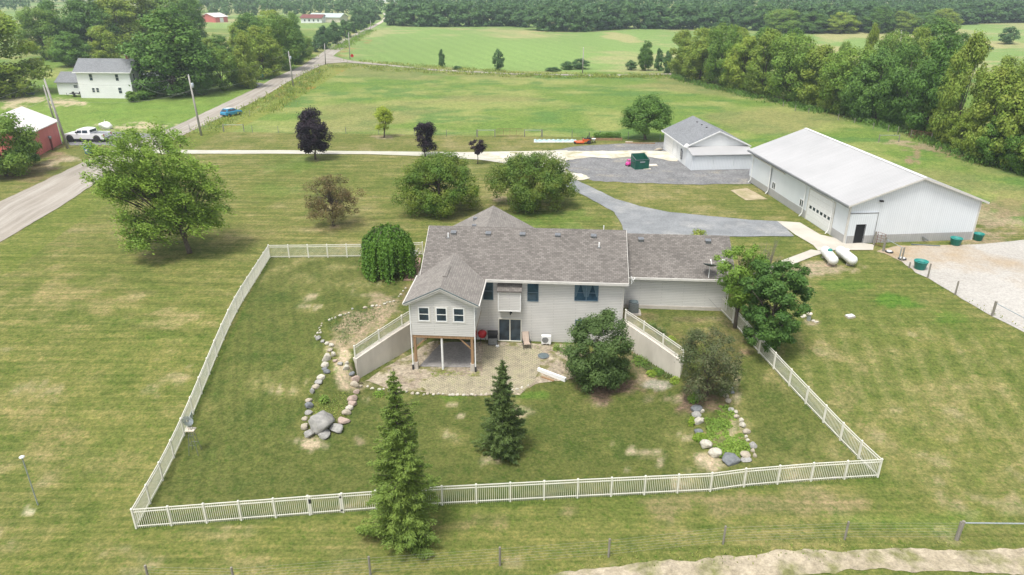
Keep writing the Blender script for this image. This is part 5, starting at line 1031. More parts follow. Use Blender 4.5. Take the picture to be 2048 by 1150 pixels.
# ================================================================== PATIO THINGS
def HG(u, v): p = HW(u, v); p.z = float(TZ(p.x, p.y)) + .05; return p
e = empty('kettle_grill', HG(-2.25, -.75), HR, 'red round kettle grill on a stand beside the grey cooler', 'grill')
MB().lathe([(.02, .55), (.22, .58), (.34, .72), (.37, .9), (.375, .93)], 24).build('bowl', M['red'], e, True); MB().lathe([(.38, .93), (.37, 1.0), (.27, 1.14), (.12, 1.2), (.0, 1.21)], 24).build('lid', M['red'], e, True)
for k in range(3): a = k * 2.09; MB().tube([(.2 * math.cos(a), .2 * math.sin(a), .6), (.38 * math.cos(a), .38 * math.sin(a), 0)], .02).build('leg', M['black'], e)
MB().tube([(-.06, 0, 1.2), (-.06, 0, 1.27), (.06, 0, 1.27), (.06, 0, 1.2)], .014).build('handle', M['black'], e)
e = empty('red_grill', HG(-3.1, -.5), HR, 'dark red grill half hidden under the sunroom near its right post', 'grill')
MB().box(-.35, .35, -.22, .22, .55, .9).exty([(-.35, .9), (.35, .9), (.25, 1.1), (-.25, 1.1)], -.22, .22).build('firebox', M['red'], e)
for x in (-.3, .3):
    for y in (-.17, .17): MB().tube([(x, y, 0), (x, y, .55)], .02).build('leg', M['black'], e)
e = empty('storage_cabinet', HG(-1.38, -.75), HR + .12, 'black-topped grey outdoor cabinet standing between red grill and patio door', 'cabinet')
MB().box(-.4, .4, -.33, .33, .04, 1.0).build('body', M['black'], e); MB().box(-.36, .36, -.35, -.331, .1, .66).build('door', M['steel'], e); MB().box(-.36, .36, -.35, -.331, .7, .92).build('panel', M['dark'], e)
MB().box(-.43, .43, -.37, .36, 1.0, 1.06).build('lid', M['black'], e); MB().beam((-.3, -.38, .62), (.3, -.38, .62), .03).build('handle', M['steel'], e)
e = empty('bowl', HG(-.95, -1.15), 0, 'shiny round metal pet bowl on the pavers', 'bowl'); MB().lathe([(.16, 0), (.18, .02), (.13, .09), (.14, .1), (.11, .05), (0, .03)], 18).build('basin', M['tank'], e, True)
e = empty('lounge_chair', HG(1.42, -.95), HR + .25, 'reclining tan sling chair with dark frame to the right of the patio door', 'chair')
MB().hexa([(-.27, -.45, .38), (.27, -.45, .38), (.27, .1, .33), (-.27, .1, .33)], [(-.27, -.45, .41), (.27, -.45, .41), (.27, .1, .36), (-.27, .1, .36)]).build('seat', M['tan'], e)
MB().hexa([(-.27, .1, .33), (.27, .1, .33), (.27, .52, 1.1), (-.27, .52, 1.1)], [(-.27, .07, .36), (.27, .07, .36), (.27, .49, 1.13), (-.27, .49, 1.13)]).build('backrest', M['tan'], e)
for s in (-.3, .3):
    MB().tube([(s, -.55, 0), (s, .05, .42), (s, .5, 1.1)], .02).build('frame', M['black'], e); MB().tube([(s, .45, 0), (s, -.1, .5), (s, -.45, .42)], .02).build('leg', M['black'], e); MB().beam((s, -.3, .6), (s, .25, .62), .04).build('armrest', M['black'], e)
e = empty('heat_pump', HG(3.05, -.5), HR, 'white heat pump unit with round fan grille against the house wall', 'heat pump')
MB().box(-.4, .4, -.17, .17, .12, .82).build('casing', M['white'], e); MB().lathe([(.26, -.185), (.27, -.172), (.2, -.172)], 24, (-.08, 0, .47), 'y').lathe([(.0, -.18), (.24, -.178), (.24, -.172)], 24, (-.08, 0, .47), 'y').build('fan_grille', M['steel'], e)
MB().box(-.35, -.27, -.2, .2, 0, .12).build('foot', M['concrete'], e); MB().box(.27, .35, -.2, .2, 0, .12).build('foot', M['concrete'], e)
e = empty('drain_cover', G(1087, 713) + Vector((0, 0, .05)), 0, 'round dark drain cover set in the gravel right of the pavers', 'drain cover'); MB().lathe([(.42, 0), (.42, .05), (.36, .07), (0, .07)], 24).build('lid', M['dish'], e); MB().lathe([(.47, 0), (.47, .04), (.43, .04)], 24).build('rim', M['steel'], e)
a, b = G(1076, 742), G(1131, 763); e = empty('wall_block', a, 0, 'long white-painted landscape beam lying beside the gravel patch', 'landscape beam'); b -= a; MB().beam((0, 0, .14), b + Vector((0, 0, .16)), .22, .32).build('beam', M['white'], e)
a, b = G(1083, 755), G(1108, 763); e = empty('wood_plank', a, 0, 'short bare wooden plank in front of the white landscape beam', 'plank'); b -= a; MB().beam((0, 0, .07), b + Vector((0, 0, .07)), .14, .09).build('board', M['wood'], e)
gz = lambda u, v: (lambda p: Vector((p.x, p.y, float(TZ(p.x, p.y)))))(HW(u, v))
e = empty('air_conditioner', gz(10.25, 1.55), HR, 'round-topped grey air conditioner unit on a pad at the garage wall', 'air conditioner')
MB().box(-.5, .62, -.5, .5, -.1, .1).build('pad', M['concrete'], e); MB().box(-.38, .38, -.38, .38, .1, .98).build('casing', M['steel'], e)
for k in range(9): MB().box(-.39, .39, -.39, .39, .16 + k * .09, .18 + k * .09).build('louvre', M['dish'], e)
MB().lathe([(.36, .98), (.37, 1.04), (.33, 1.05), (.3, 1.0), (0, .99)], 24).build('fan_cover', M['dish'], e)
e = empty('cable', HW(17.4, 2.25, 2.5), HR, 'thin pipe leaning on the right end of the garage wall', 'pipe'); MB().tube([(-.9, .05, .9), (-.3, -.1, .3), (.2, -.2, -.1)], .015).build('pipe', M['steel'], e)
# ================================================================== YARD ORNAMENTS, POSTS
def wpos(px, py): return G(px, py)
p = G(391, 905); h = HT(p, 832); e = empty('windmill', p, 0, 'small galvanised ornamental windmill inside the left picket fence', 'windmill')
for i, (x, y) in enumerate(((-.3, -.3), (.3, -.3), (.3, .3), (-.3, .3))): MB().tube([(x, y, -.05), (x * .12, y * .12, h * .86)], .018, 6).build('leg', M['steel'], e)
for t in (.25, .5, .72):
    s = .3 * (1 - .88 * t / .86 * 1); q = [(x * s / .3, y * s / .3, h * t) for x, y in ((-.3, -.3), (.3, -.3), (.3, .3), (-.3, .3))]
    MB().tube(q + [q[0]], .012, 5).build('brace', M['steel'], e)
MB().box(-.28, .28, -.22, .22, h * .62, h * .645).build('platform', M['board'], e)
hub = MB().lathe([(.05, -.12), (.06, .1), (0, .12)], 12, (0, 0, h * .9), 'y').build('hub', M['steel'], e)
for k in range(14):
    a = k * 6.283 / 14; c, s = math.cos(a), math.sin(a); pt = lambda r, w, y: (r * c - w * s, y, h * .9 + r * s + w * c); MB().hexa([pt(.1, -.03, -.14), pt(.36, -.075, -.17), pt(.36, .075, -.11), pt(.1, .03, -.12)], [pt(.1, -.03, -.135), pt(.36, -.075, -.165), pt(.36, .075, -.105), pt(.1, .03, -.115)]).build('blade', M['alu'], hub)
MB().hexa([(-.01, .12, h * .88), (.01, .12, h * .88), (.01, .62, h * .8), (-.01, .62, h * .8)], [(-.01, .12, h * .92), (.01, .12, h * .92), (.01, .62, h), (-.01, .62, h)]).build('tail', M['alu'], e)
p = G(76, 1010); h = HT(p, 913); e = empty('yard_light', p, 0, 'thin grey metal pole with white cap standing alone on the lower left lawn', 'pole')
MB().tube([(0, 0, -.2), (0, 0, h - .1)], .035, 10).build('pole', M['alu'], e); MB().lathe([(.05, h - .12), (.14, h - .06), (.15, h - .02), (.05, h + .05), (0, h + .06)], 16).build('cap', M['white'], e, True)
def lid(px, py, w, label, m='white', h=.12):
    e = empty('access_cover', G(px, py), .3, label, 'cover'); MB().box(-w, w, -w * .7, w * .7, -.02, h).build('slab', M['concrete'], e); MB().box(-w * .9, w * .9, -w * .6, w * .6, h, h + .05).build('lid', M[m], e)
lid(1700, 634, .34, 'small square white cover flat on the lawn right of the well head')
e = empty('water_well', G(1617, 640), 0, 'short white pipe well head with brown cap and scattered white rubble', 'well'); MB().lathe([(.16, -.05), (.16, .5), (.14, .52)], 14).build('casing', M['alu'], e); MB().lathe([(.22, .52), (.24, .6), (.2, .66), (0, .68)], 14).build('cap', M['board'], e)
for i, (x, y) in enumerate([(1606, 636), (1627, 643), (1633, 646), (1610, 633)]): rock(x, y, 9, 4, 'pale', 'flat white rubble lying around the well head', 'rubble around the well head')
# propane tanks
def tank(px, py, rot, lid_m, label, L=3.5, r=.48):
    e = empty('propane_tank', G(px, py), rot, label, 'tank'); prof = [(0.001, -L / 2)] + [(r * math.sin(k * math.pi / 12), -L / 2 + .5 * (1 - math.cos(k * math.pi / 12))) for k in range(1, 7)] + [(r * math.sin(math.pi / 2 - k * math.pi / 12), L / 2 - .5 + .5 * math.sin(k * math.pi / 12)) for k in range(0, 6)] + [(.001, L / 2)]
    MB().lathe(prof, 28, (0, 0, .66), 'x').build('shell', M['tank'], e, True)
    d = MB().lathe([(.2, 1.05), (.21, 1.24), (.17, 1.32), (0, 1.35)], 18).build('valve_dome', lid_m, e, True); MB().lathe([(.08, 1.0), (.08, 1.2), (0, 1.21)], 12, (-.55, 0, 0)).build('gauge', M['white'], e)
    for x in (-.95, .95): MB().box(x - .1, x + .1, -.32, .32, -.1, .26).build('cradle', M['concrete'], e)
tank(1656, 523, R(84), M['tub'], 'left white propane tank with green valve dome, on the lawn by the walkway'); tank(1690, 523, R(92), M['white'], 'right white propane tank with white valve dome, beside its twin')
# tubs
def tub(px, py, r, h, label):
    e = empty('water_tub', G(px, py), 0, label, 'tub'); MB().lathe([(r * .74, 0), (r * .98, h * .92), (r * 1.04, h * .93), (r * 1.04, h), (r * .94, h), (r * .72, .1)], 28).build('tub', M['tub'], e, True); MB().lathe([(r * .88, h * .72), (0, h * .725)], 24).build('water', M['water'], e)
tub(1839, 538, .62, .85, 'blue-green water tub nearest the corral fence line'); tub(1910, 490, .58, .8, 'blue-green tub in front of the barn gable wall'); tub(1955, 480, .52, .75, 'blue-green tub half hidden behind the right corner of the barn')
for px, py, l in ((1778, 505, 'white lid with black rim on the gravel by the barn gate'), (1804, 519, 'white and black bucket lid lying at the foot of the gate post')):
    e = empty('bucket_lid', G(px, py), 0, l, 'lid'); MB().lathe([(.38, 0), (.4, .12), (.3, .16)], 20).build('rim', M['black'], e); MB().lathe([(.3, .14), (.2, .24), (0, .26)], 20).build('dome', M['white'], e, True)
# post / rail fences
def post(px, py, top, label, m='wood_grey', r=.075, name='fence_post', group=None):
    p = G(px, py); h = HT(p, top); o = MB().lathe([(r, -.3), (r * .92, h - .03), (r * .7, h), (0, h + .01)], 10).build(name, M[m], None); o.location = p; return tag(o, label, 'post', group), p, h
for px, py, t, l in ((1855, 556, 527, 'weathered corral post just right of the nearest tub'), (1910, 590, 562, 'middle lone corral post at the lawn edge'), (1818, 536, 524, 'short corral post stub left of the nearest tub')): post(px, py, t, l)
def gate(a, b, h, label, bars=6, m='rust', z0=.15, ends=True, name='field_gate', vert=4):
    A, B = G(*a), G(*b); e = empty(name, A, 0, label, 'gate'); D = B - A; f = MB()
    MB().tube([(0, 0, z0), (0, 0, h), D + Vector((0, 0, h)), D + Vector((0, 0, z0)), (0, 0, z0)], .03, 6).build('frame', M[m], e)
    for k in range(1, bars): z = z0 + (h - z0) * k / bars; MB().tube([(0, 0, z), D + Vector((0, 0, z))], .02, 6).build('bar', M[m], e)
    for k in range(1, vert): q = D * (k / vert); MB().tube([q + Vector((0, 0, z0)), q + Vector((0, 0, h))], .018, 6).build('upright', M[m], e)
def hframe(a, b, h, label, m='wood_grey', rail='alu', name='fence_brace'):
    A, B = G(*a), G(*b); e = empty(name, A, 0, label, 'fence brace'); D = B - A
    for q in (Vector(), D): MB().lathe([(.085, -.3), (.08, h), (0, h + .02)], 10, q).build('post', M[m], e)
    MB().tube([(0, 0, h - .15), D + Vector((0, 0, h - .15))], .04, 8).build('rail', M[rail], e); return e
gate((994, 273), (1046, 273), 1.35, 'rusty pipe field gate in the pasture fence, between two braces', 5)
hframe((955, 274), (990, 274), 1.35, 'fence brace with white pipe rail left of the rusty field gate'); hframe((1049, 274), (1083, 274), 1.35, 'fence brace with white pipe rail right of the rusty field gate')
hframe((448, 263), (488, 263), 1.35, 'pipe fence brace with corner return near the road end of the pasture fence'); 
gate((1817, 275), (1862, 282), 1.35, 'rusty field gate at the edge of the hedgerow wood behind the barn', 5); hframe((1757, 284), (1797, 284), 1.3, 'pale pipe fence brace beside the worn track behind the barn')
post(1821, 274, 259, 'post at the left end of the rusty gate behind the barn'); post(1861, 284, 266, 'thick pale post at the right end of the rusty gate behind the barn', r=.1)
for i, (x, y, t) in enumerate([(1566, 214, 204), (1590, 222, 210), (1617, 226, 216), (1676, 240, 228), (1709, 246, 236), (1746, 258, 246), (1776, 262, 250), (1795, 268, 253), (1889, 292, 280), (1954, 312, 300), (2006, 330, 316), (2040, 338, 322)]): post(x, y, t, 'pale wooden fence post at the foot of the hedgerow wood', 'wood_grey', .07, group='posts along the hedgerow wood')
gate((1751, 491), (1766, 496), 1.5, 'small red pipe gate at the front of the barn beside its walk door', 5, vert=2)
post(1747, 491, 463, 'weathered post between the barn wall and the small red gate', r=.1); post(1766, 503, 474, 'thick weathered post at the outer side of the small red gate', r=.12)
A, B = G(1768, 503), G(1803, 522); e = empty('pipe_rail', A, 0, 'sloping galvanised pipe rail from the red gate post to the corral post', 'rail'); D = B - A; MB().tube([(0, 0, 1.35), D + Vector((0, 0, 1.3))], .035).build('rail', M['alu'], e); MB().tube([D + Vector((0, 0, -.2)), D + Vector((0, 0, 1.45))], .08).build('post', M['wood_grey'], e); MB().tube([D * .86 + Vector((0, 0, -.2)), D * .86 + Vector((0, 0, 1.2))], .06).build('brace_post', M['pink' if 0 else 'alu'], e)
A, B = G(1984, 632), G(2075, 682); e = empty('pipe_rail', A, 0, 'weathered post with dark pipe rail running out of the picture at right', 'rail'); D = B - A; MB().tube([(0, 0, -.2), (0, 0, 1.35)], .1, 10).build('post', M['wood_grey'], e); MB().tube([(0, 0, 1.2), D + Vector((0, 0, 1.2))], .035).build('rail', M['alu'], e); MB().tube([D + Vector((0, 0, -.2)), D + Vector((0, 0, 1.35))], .1, 10).build('post', M['wood_grey'], e)
A, B = G(1913, 1080), G(2090, 1082); e = empty('pipe_rail', A, 0, 'thick post with galvanised pipe rail above the sandy track at lower right', 'rail'); D = B - A; MB().tube([(0, 0, -.2), (.08, 0, 1.32)], .09, 10).build('post', M['wood_grey'], e); MB().tube([(.08, 0, 1.2), D + Vector((0, 0, 1.2))], .04).build('rail', M['alu'], e); MB().tube([D + Vector((0, 0, -.2)), D + Vector((0, 0, 1.32))], .09, 10).build('post', M['wood_grey'], e)
# wire fences: one thing each, every post a part
def wirefence(pts, label, h=1.25, pr=.05, wires=5, m='wood_grey', wr=.006, hs=None):
    A = G(*pts[0]); e = empty('wire_fence', A, 0, label, 'fence'); P = [G(*q) - A for q in pts]
    for i, q in enumerate(P):
        hh = hs[i] if hs else h; MB().lathe([(pr, -.3), (pr, hh), (0, hh + .02)], 8, q).build('post', M[m], e)
    mb = MB()
    for k in range(wires): z = .2 + (h - .3) * k / (wires - 1); mb.tube([q + Vector((0, 0, z)) for q in P], wr, 4)
    w = mb.build('wire', M['wire'], e); w['kind'] = 'stuff'
wirefence([(300, 1168), (470, 1172), (741, 1150), (1000, 1131), (1217, 1114), (1446, 1088), (1689, 1079), (1911, 1079)], 'wire fence on weathered round posts across the bottom of the picture', 1.25, .06, 6, wr=.0028)
wirefence([(330, 262), (380, 262), (447, 264), (505, 265), (557, 266), (625, 268), (692, 268), (758, 270), (829, 272), (893, 273), (953, 274)], 'thin wire pasture fence between the purple maples and the big meadow', 1.2, .045, 4, 'steel')
wirefence([(1085, 274), (1144, 275), (1200, 276), (1256, 278), (1320, 281)], 'wire fence with dark posts behind the garden beds', 1.25, .05, 4, 'steel')
wirefence([(447, 262), (500, 232), (560, 196), (600, 172), (640, 150)], 'roadside wire fence through the tall weeds', 1.2, .05, 4)
# ------------------------------------------------------------------ utility poles and lines
def upole(px, py, tx, ty, label, r=.15, arm=False, can=True, m='pole'):
    r = r * 1.35; p = G(px, py); h = HT(p, ty); x = (tx - PX(p.x, p.y, p.z + h)[0]) * MPP((p.x, p.y, p.z + h)); e = empty('utility_pole', p, 0, label, 'utility pole')
    MB().tube([(0, 0, -.4), (x, 0, h)], [r, r * .62], 12).build('pole', M[m], e, True)
    if can: MB().lathe([(.2, -.4), (.22, -.35), (.22, .35), (.12, .42), (0, .43)], 14, (x * .85 + .32, 0, h * .84)).build('transformer', M['alu'], e, True)
    MB().lathe([(.05, 0), (.07, .1), (.03, .22), (0, .23)], 8, (x, 0, h)).build('insulator', M['white'], e)
    if arm: MB().beam((x - 1, 0, h - .35), (x + 1, 0, h - .35), .1).build('crossarm', M[m], e)
    return p + Vector((x, 0, h))
t1 = upole(403, 271, 377, 151, 'tall utility pole with transformer at the driveway entrance beside the road'); t0 = upole(136, 297, 89, 160, 'tall brown leaning utility pole beside the red shed', .17, can=False)
t0b = upole(108, 238, 87, 172, 'second thinner utility pole just behind the shed pole', .14, can=False); t2 = upole(587, 175, 577, 104, 'utility pole with transformer on the pasture side of the road', .14)
t3 = upole(651, 129, 649, 88, 'utility pole standing at the road junction', .13, can=False); t4 = upole(700, 118, 697, 66, 'utility pole beyond the junction on the far field edge', .13, can=False); t5 = upole(1165, 147, 1167, 96, 'lone utility pole by the two dark bushes on the side road', .13, can=False)
t6 = upole(1797, 172, 1803, 62, 'grey utility pole sticking up out of the hedgerow wood', .15, can=False); t7 = upole(741, 62, 741, 42, 'small distant utility pole beside the far road', .12, can=False)
def wire(a, b, sag, label, r=.012):
    a = Vector(a); b = Vector(b); n = 24; o = MB().tube([a.lerp(b, i / n) - Vector((0, 0, sag * 4 * (i / n) * (1 - i / n))) - a for i in range(n + 1)], r, 4).build('power_line', M['wire']); o.location = a; tag(o, label, 'cable')
wire(t1, t0, 1.2, 'upper power line from the driveway pole to the shed pole'); wire(t1 - Vector((0, 0, 2.6)), t0 - Vector((0, 0, 2.8)), 1.3, 'lower telephone line from the driveway pole to the shed pole')
wire(t1, t2, 1.2, 'upper power line from the driveway pole up the road'); wire(t1 - Vector((0, 0, 2.6)), t2 - Vector((0, 0, 2.6)), 1.2, 'lower line from the driveway pole up the road'); wire(t2, t3, .8, 'power line between the roadside pole and the junction pole'); wire(t3, t4, .8, 'power line between the junction pole and the next far pole')
wire(t1 - Vector((0, 0, 2.4)), Vector(fo) + Vector((12.5, 0, 4.6)), 2.0, 'sagging service cable from the driveway pole to the farmhouse')
q = G(-250, 420); wire(t0, q + Vector((0, 0, 9.5)), 1, 'upper line leaving the picture left of the shed pole'); wire(t0 - Vector((0, 0, 2.8)), q + Vector((0, 0, 6.8)), 1, 'lower line leaving the picture left of the shed pole')
p = G(106, 300); h = HT(p, 272); e = empty('meter_post', p, 0, 'short dark red post with grey meter can beside the red shed', 'meter post'); MB().box(-.12, .12, -.1, .1, -.2, h - .4).build('post', M['redroof'], e); MB().lathe([(.2, h - .45), (.24, h - .35), (.24, h - .05), (.15, h), (0, h)], 14).build('meter', M['steel'], e, True)
def sign(px, py, top, m, shape, label, back='alu'):
    p = G(px, py); h = HT(p, top); e = empty('road_sign', p, 0, label, 'road sign'); MB().tube([(0, .05, -.2), (0, .05, h)], .04).build('post', M['steel'], e)
    pts = [(.55 * math.cos(a), h - .55 + .55 * math.sin(a)) for a in ([k * math.pi / 2 for k in range(4)] if shape == 4 else [math.pi / 8 + k * math.pi / 4 for k in range(8)])]; MB().exty(pts, -.02, .0).build('face', M[m], e)
sign(620, 110, 102, 'yellow', 4, 'yellow diamond warning sign on the left side of the road'); sign(705, 121, 108, 'red', 8, 'red octagonal stop sign at the side road junction')
e = empty('mailbox', G(525, 161), .4, 'small dark green box on a post by the roadside turnout', 'mailbox'); MB().box(-.06, .06, -.06, .06, -.1, .9).build('post', M['wood_grey'], e); MB().box(-.4, .4, -.35, .35, .9, 1.6).build('box', M['green_metal'], e)
# ================================================================== VEHICLES
def wheel(e, x, y, r, w=.26, side=1):
    t = MB().lathe([(r * .6, -w / 2), (r * .93, -w / 2), (r, -w / 2 + .04), (r, w / 2 - .04), (r * .93, w / 2), (r * .6, w / 2)], 24, (x, y, r), 'y').build('wheel', M['black'], e)
    MB().lathe([(0, -w * .42), (r * .2, -w * .45), (r * .6, -w * .34), (r * .6, w * .34), (r * .2, w * .45), (0, w * .42)], 16, (x, y, r), 'y').build('rim', M['steel'], t)
def loft(secs):
    """hull through cross sections (list of equal-length rings)"""
    mb = MB(); k = len(secs[0])
    for s in secs: mb.v += [tuple(p) for p in s]
    for i in range(len(secs) - 1):
        for j in range(k): n = (j + 1) % k; mb.f.append((i * k + j, i * k + n, (i + 1) * k + n, (i + 1) * k + j))
    mb.f.append(tuple(range(k - 1, -1, -1))); mb.f.append(tuple((len(secs) - 1) * k + j for j in range(k))); return mb
def ring(x, w, z0, z1, c=.08): return [(x, -w + c, z0), (x, w - c, z0), (x, w, z0 + c), (x, w, z1 - c * 1.4), (x, w - c, z1), (x, -w + c, z1), (x, -w, z1 - c * 1.4), (x, -w, z0 + c)]
def cabring(x, wb, wt, z0, z1): return [(x, -wb, z0), (x, wb, z0), (x, wt, z1), (x, -wt, z1)]
# pickup, nose towards -x
pk = empty('pickup_truck', G(178, 282), R(-4), 'white crew-cab pickup truck parked beside the red shed, nose to the left', 'pickup truck')
pk.scale = (1.17, 1.17, 1.17)
loft([ring(-3.0, .86, .55, 1.0), ring(-2.9, .97, .5, 1.18), ring(-2.2, 1.0, .45, 1.28), ring(-1.45, 1.0, .45, 1.3), ring(1.0, 1.0, .45, 1.3)]).build('body', M['carwhite'], pk)
mb = MB(); mb.box(1.01, 3.05, -1.0, -.9, .5, 1.3); mb.box(1.01, 3.05, .9, 1.0, .5, 1.3); mb.box(1.01, 3.05, -.9, .9, .5, .75); mb.box(2.97, 3.05, -.9, .9, .76, 1.3); mb.build('truck_bed', M['carwhite'], pk)
MB().box(1.03, 2.96, -.89, .89, .76, 1.24).build('bed_cover', M['steel'], pk)
cab = loft([cabring(-1.5, .95, .93, 1.28, 1.31), cabring(-.85, .95, .80, 1.28, 1.86), cabring(-.3, .95, .78, 1.28, 1.93), cabring(.6, .95, .78, 1.28, 1.92), cabring(.98, .95, .80, 1.28, 1.80), cabring(1.0, .95, .93, 1.28, 1.34)]).build('cab', M['carwhite'], pk)
for s in (-1, 1):
    for x0, x1, x2, x3 in ((-1.1, -.25, -.25, -.72), (-.12, .72, .62, -.12)):
        q = lambda x, t: (x, s * (.95 - .16 * t + .012), 1.32 + .5 * t); pts = [q(x0, .02), q(x1, .02), q(x2, .92), q(x3, .92)]; MB().hexa(pts, [(a, b - s * .02, c) for a, b, c in pts]).build('side_window', M['glass'], cab)
MB().hexa([(-1.43, -.85, 1.36), (-1.43, .85, 1.36), (-.9, .74, 1.82), (-.9, -.74, 1.82)], [(-1.41, -.85, 1.35), (-1.41, .85, 1.35), (-.88, .74, 1.81), (-.88, -.74, 1.81)]).build('windscreen', M['glass'], cab)
MB().box(1.0, 1.012, -.72, .72, 1.4, 1.76).build('rear_window', M['glass'], cab)
for x in (-2.1, 1.95):
    for y in (-.93, .93): wheel(pk, x, y, .46); MB().lathe([(.48, -.005), (.56, -.005), (.56, .006), (.48, .006)], 24, (x, y * 1.0 + (.075 if y > 0 else -.075), .52), 'y').build('wheel_arch', M['black'], pk)
MB().box(-3.12, -2.98, -.95, .95, .45, .72).build('front_bumper', M['steel'], pk); MB().box(3.05, 3.18, -.95, .95, .5, .7).build('rear_bumper', M['steel'], pk); MB().box(-3.03, -2.99, -.6, .6, .75, 1.1).build('grille', M['black'], pk)
for y in (-.88, .88): MB().box(-3.02, -2.92, y - .12, y + .12, .85, 1.08).build('headlight', M['glass'], pk); MB().box(3.03, 3.07, y - .1, y + .1, .85, 1.22).build('taillight', M['red'], pk); MB().box(-1.05, -.85, y * 1.2 - .08, y * 1.2 + .08, 1.35, 1.55).build('mirror', M['black'], cab)
MB().box(-1.3, 1.0, -1.08, -1.0, .42, .48).build('running_board', M['black'], pk)
# blue car driving away: nose towards +x
cr_ = empty('car', G(464, 231), R(62), 'light blue hatchback driving away up the road', 'car')
loft([ring(-2.2, .78, .4, .85), ring(-2.1, .86, .3, 1.0), ring(-1.2, .9, .28, 1.02), ring(.9, .9, .28, 1.0), ring(1.9, .84, .3, .86), ring(2.2, .7, .4, .7)]).build('body', M['carblue'], cr_)
cb = loft([cabring(-2.05, .78, .74, .98, 1.0), cabring(-1.55, .8, .66, .98, 1.50), cabring(-.6, .82, .66, .98, 1.58), cabring(.1, .82, .66, .98, 1.53), cabring(1.0, .82, .76, .98, 1.0)]).build('cabin', M['carblue'], cr_)
for s in (-1, 1):
    q = lambda x, t: (x, s * (.82 - .16 * t + .012), 1.02 + .48 * t); pts = [q(-1.5, .05), q(.7, .05), q(.1, .88), q(-1.35, .88)]; MB().hexa(pts, [(a, b - s * .02, c) for a, b, c in pts]).build('side_window', M['glass'], cb)
MB().hexa([(-2.04, -.7, 1.04), (-2.04, .7, 1.04), (-1.6, .6, 1.46), (-1.6, -.6, 1.46)], [(-2.02, -.7, 1.03), (-2.02, .7, 1.03), (-1.58, .6, 1.45), (-1.58, -.6, 1.45)]).build('rear_window', M['glass'], cb)
MB().box(-1.3, -.1, -.55, .55, 1.56, 1.6).build('roof_panel', M['carwhite'], cb)
for x in (-1.35, 1.4):
    for y in (-.8, .8): wheel(cr_, x, y, .33, .22)
for y in (-.7, .7): MB().box(-2.17, -2.1, y - .12, y + .12, .72, .9).build('taillight', M['red'], cr_)
MB().box(-2.22, -2.15, -.75, .75, .32, .5).build('rear_bumper', M['black'], cr_)
e = empty('wrapped_pile', G(212, 258), .3, 'white tarpaulin-wrapped load standing behind the pickup bed', 'wrapped load'); me = rock_mesh(91, 'cover'); me.materials.append(M['white']); o = linkme('cover', me, e); o.scale = (1.15, .9, .95); o.location = (0, 0, .6); MB().tube([(0, 0, 1.3), (.05, 0, 1.7)], .05).build('knot', M['tank'], e)
# farmhouse bits
for i, (dx, l) in enumerate(((-2.9, 'left dark round patio table set against the farmhouse wing'), (-1.2, 'right dark round patio table set beside the farmhouse corner'))):
    e = empty('patio_table', Vector(fo) + Vector((dx, 2.2, 0)), 0, l, 'garden table'); MB().lathe([(.9, .72), (.95, .75), (0, .76)], 20).build('tabletop', M['black'], e); MB().tube([(0, 0, 0), (0, 0, .72)], .06).build('leg', M['black'], e)
    for k in range(4): a = k * 1.57 + .6; MB().box(-.25, .25, -.25, .25, .4, .46).box(-.25, .25, .2, .26, .46, .95).xf(Matrix.Translation((1.2 * math.cos(a), 1.2 * math.sin(a), 0)) @ Matrix.Rotation(a - 1.57, 4, 'Z')).build('chair', M['black'], e)
e = empty('log_bench', G(54, 190), 0, 'long low dark bench on the lawn left of the farmhouse', 'bench'); MB().box(-1.8, 1.8, -.3, .3, .25, .5).build('seat', M['dish'], e); MB().box(-1.6, -1.3, -.25, .25, 0, .25).build('leg', M['dish'], e); MB().box(1.3, 1.6, -.25, .25, 0, .25).build('leg', M['dish'], e)
# wheelie bin
e = empty('trash_bin', G(178, 308), -.2, 'blue wheeled trash bin at the roadside', 'trash bin'); e.scale = (1.15, 1.15, 1.15)
MB().hexa([(-.26, -.3, .08), (.26, -.3, .08), (.26, .25, .08), (-.26, .25, .08)], [(-.34, -.38, .98), (.34, -.38, .98), (.34, .38, .98), (-.34, .38, .98)]).build('body', M['blue_bin'], e)
MB().hexa([(-.37, -.42, .98), (.37, -.42, .98), (.37, .4, .98), (-.37, .4, .98)], [(-.32, -.36, 1.09), (.32, -.36, 1.09), (.32, .36, 1.12), (-.32, .36, 1.12)]).build('lid', M['blue_bin'], e); MB().tube([(-.3, .44, 1.0), (.3, .44, 1.0)], .03).build('handle', M['blue_bin'], e)
for x in (-.3, .3): MB().lathe([(.13, -.04), (.13, .04)], 14, (x, .3, .13), 'x').build('wheel', M['black'], e)
MB().box(-.16, .16, -.372, -.34, .5, .72).build('sticker', M['white'], e)
# ================================================================== GRAVEL YARD THINGS
e = empty('dumpster', G(1279, 336), R(12), 'dark green open-topped dumpster with sloping front on the gravel yard', 'dumpster'); e.scale = (1.1, 1.1, 1.1)
mb = MB(); prof = [(-.85, 0), (.85, 0), (.95, 1.75), (-.95, 1.3)]
mb.extx(prof, -.95, -.9); mb.extx(prof, .9, .95); mb.hexa([(-.9, -.85, 0), (.9, -.85, 0), (.9, -.8, 0), (-.9, -.8, 0)], [(-.9, -.95, 1.3), (.9, -.95, 1.3), (.9, -.9, 1.3), (-.9, -.9, 1.3)]); mb.hexa([(-.9, .8, 0), (.9, .8, 0), (.9, .85, 0), (-.9, .85, 0)], [(-.9, .9, 1.75), (.9, .9, 1.75), (.9, .95, 1.75), (-.9, .95, 1.75)]); mb.box(-.9, .9, -.8, .8, .02, .08); mb.build('body', M['green_metal'], e)
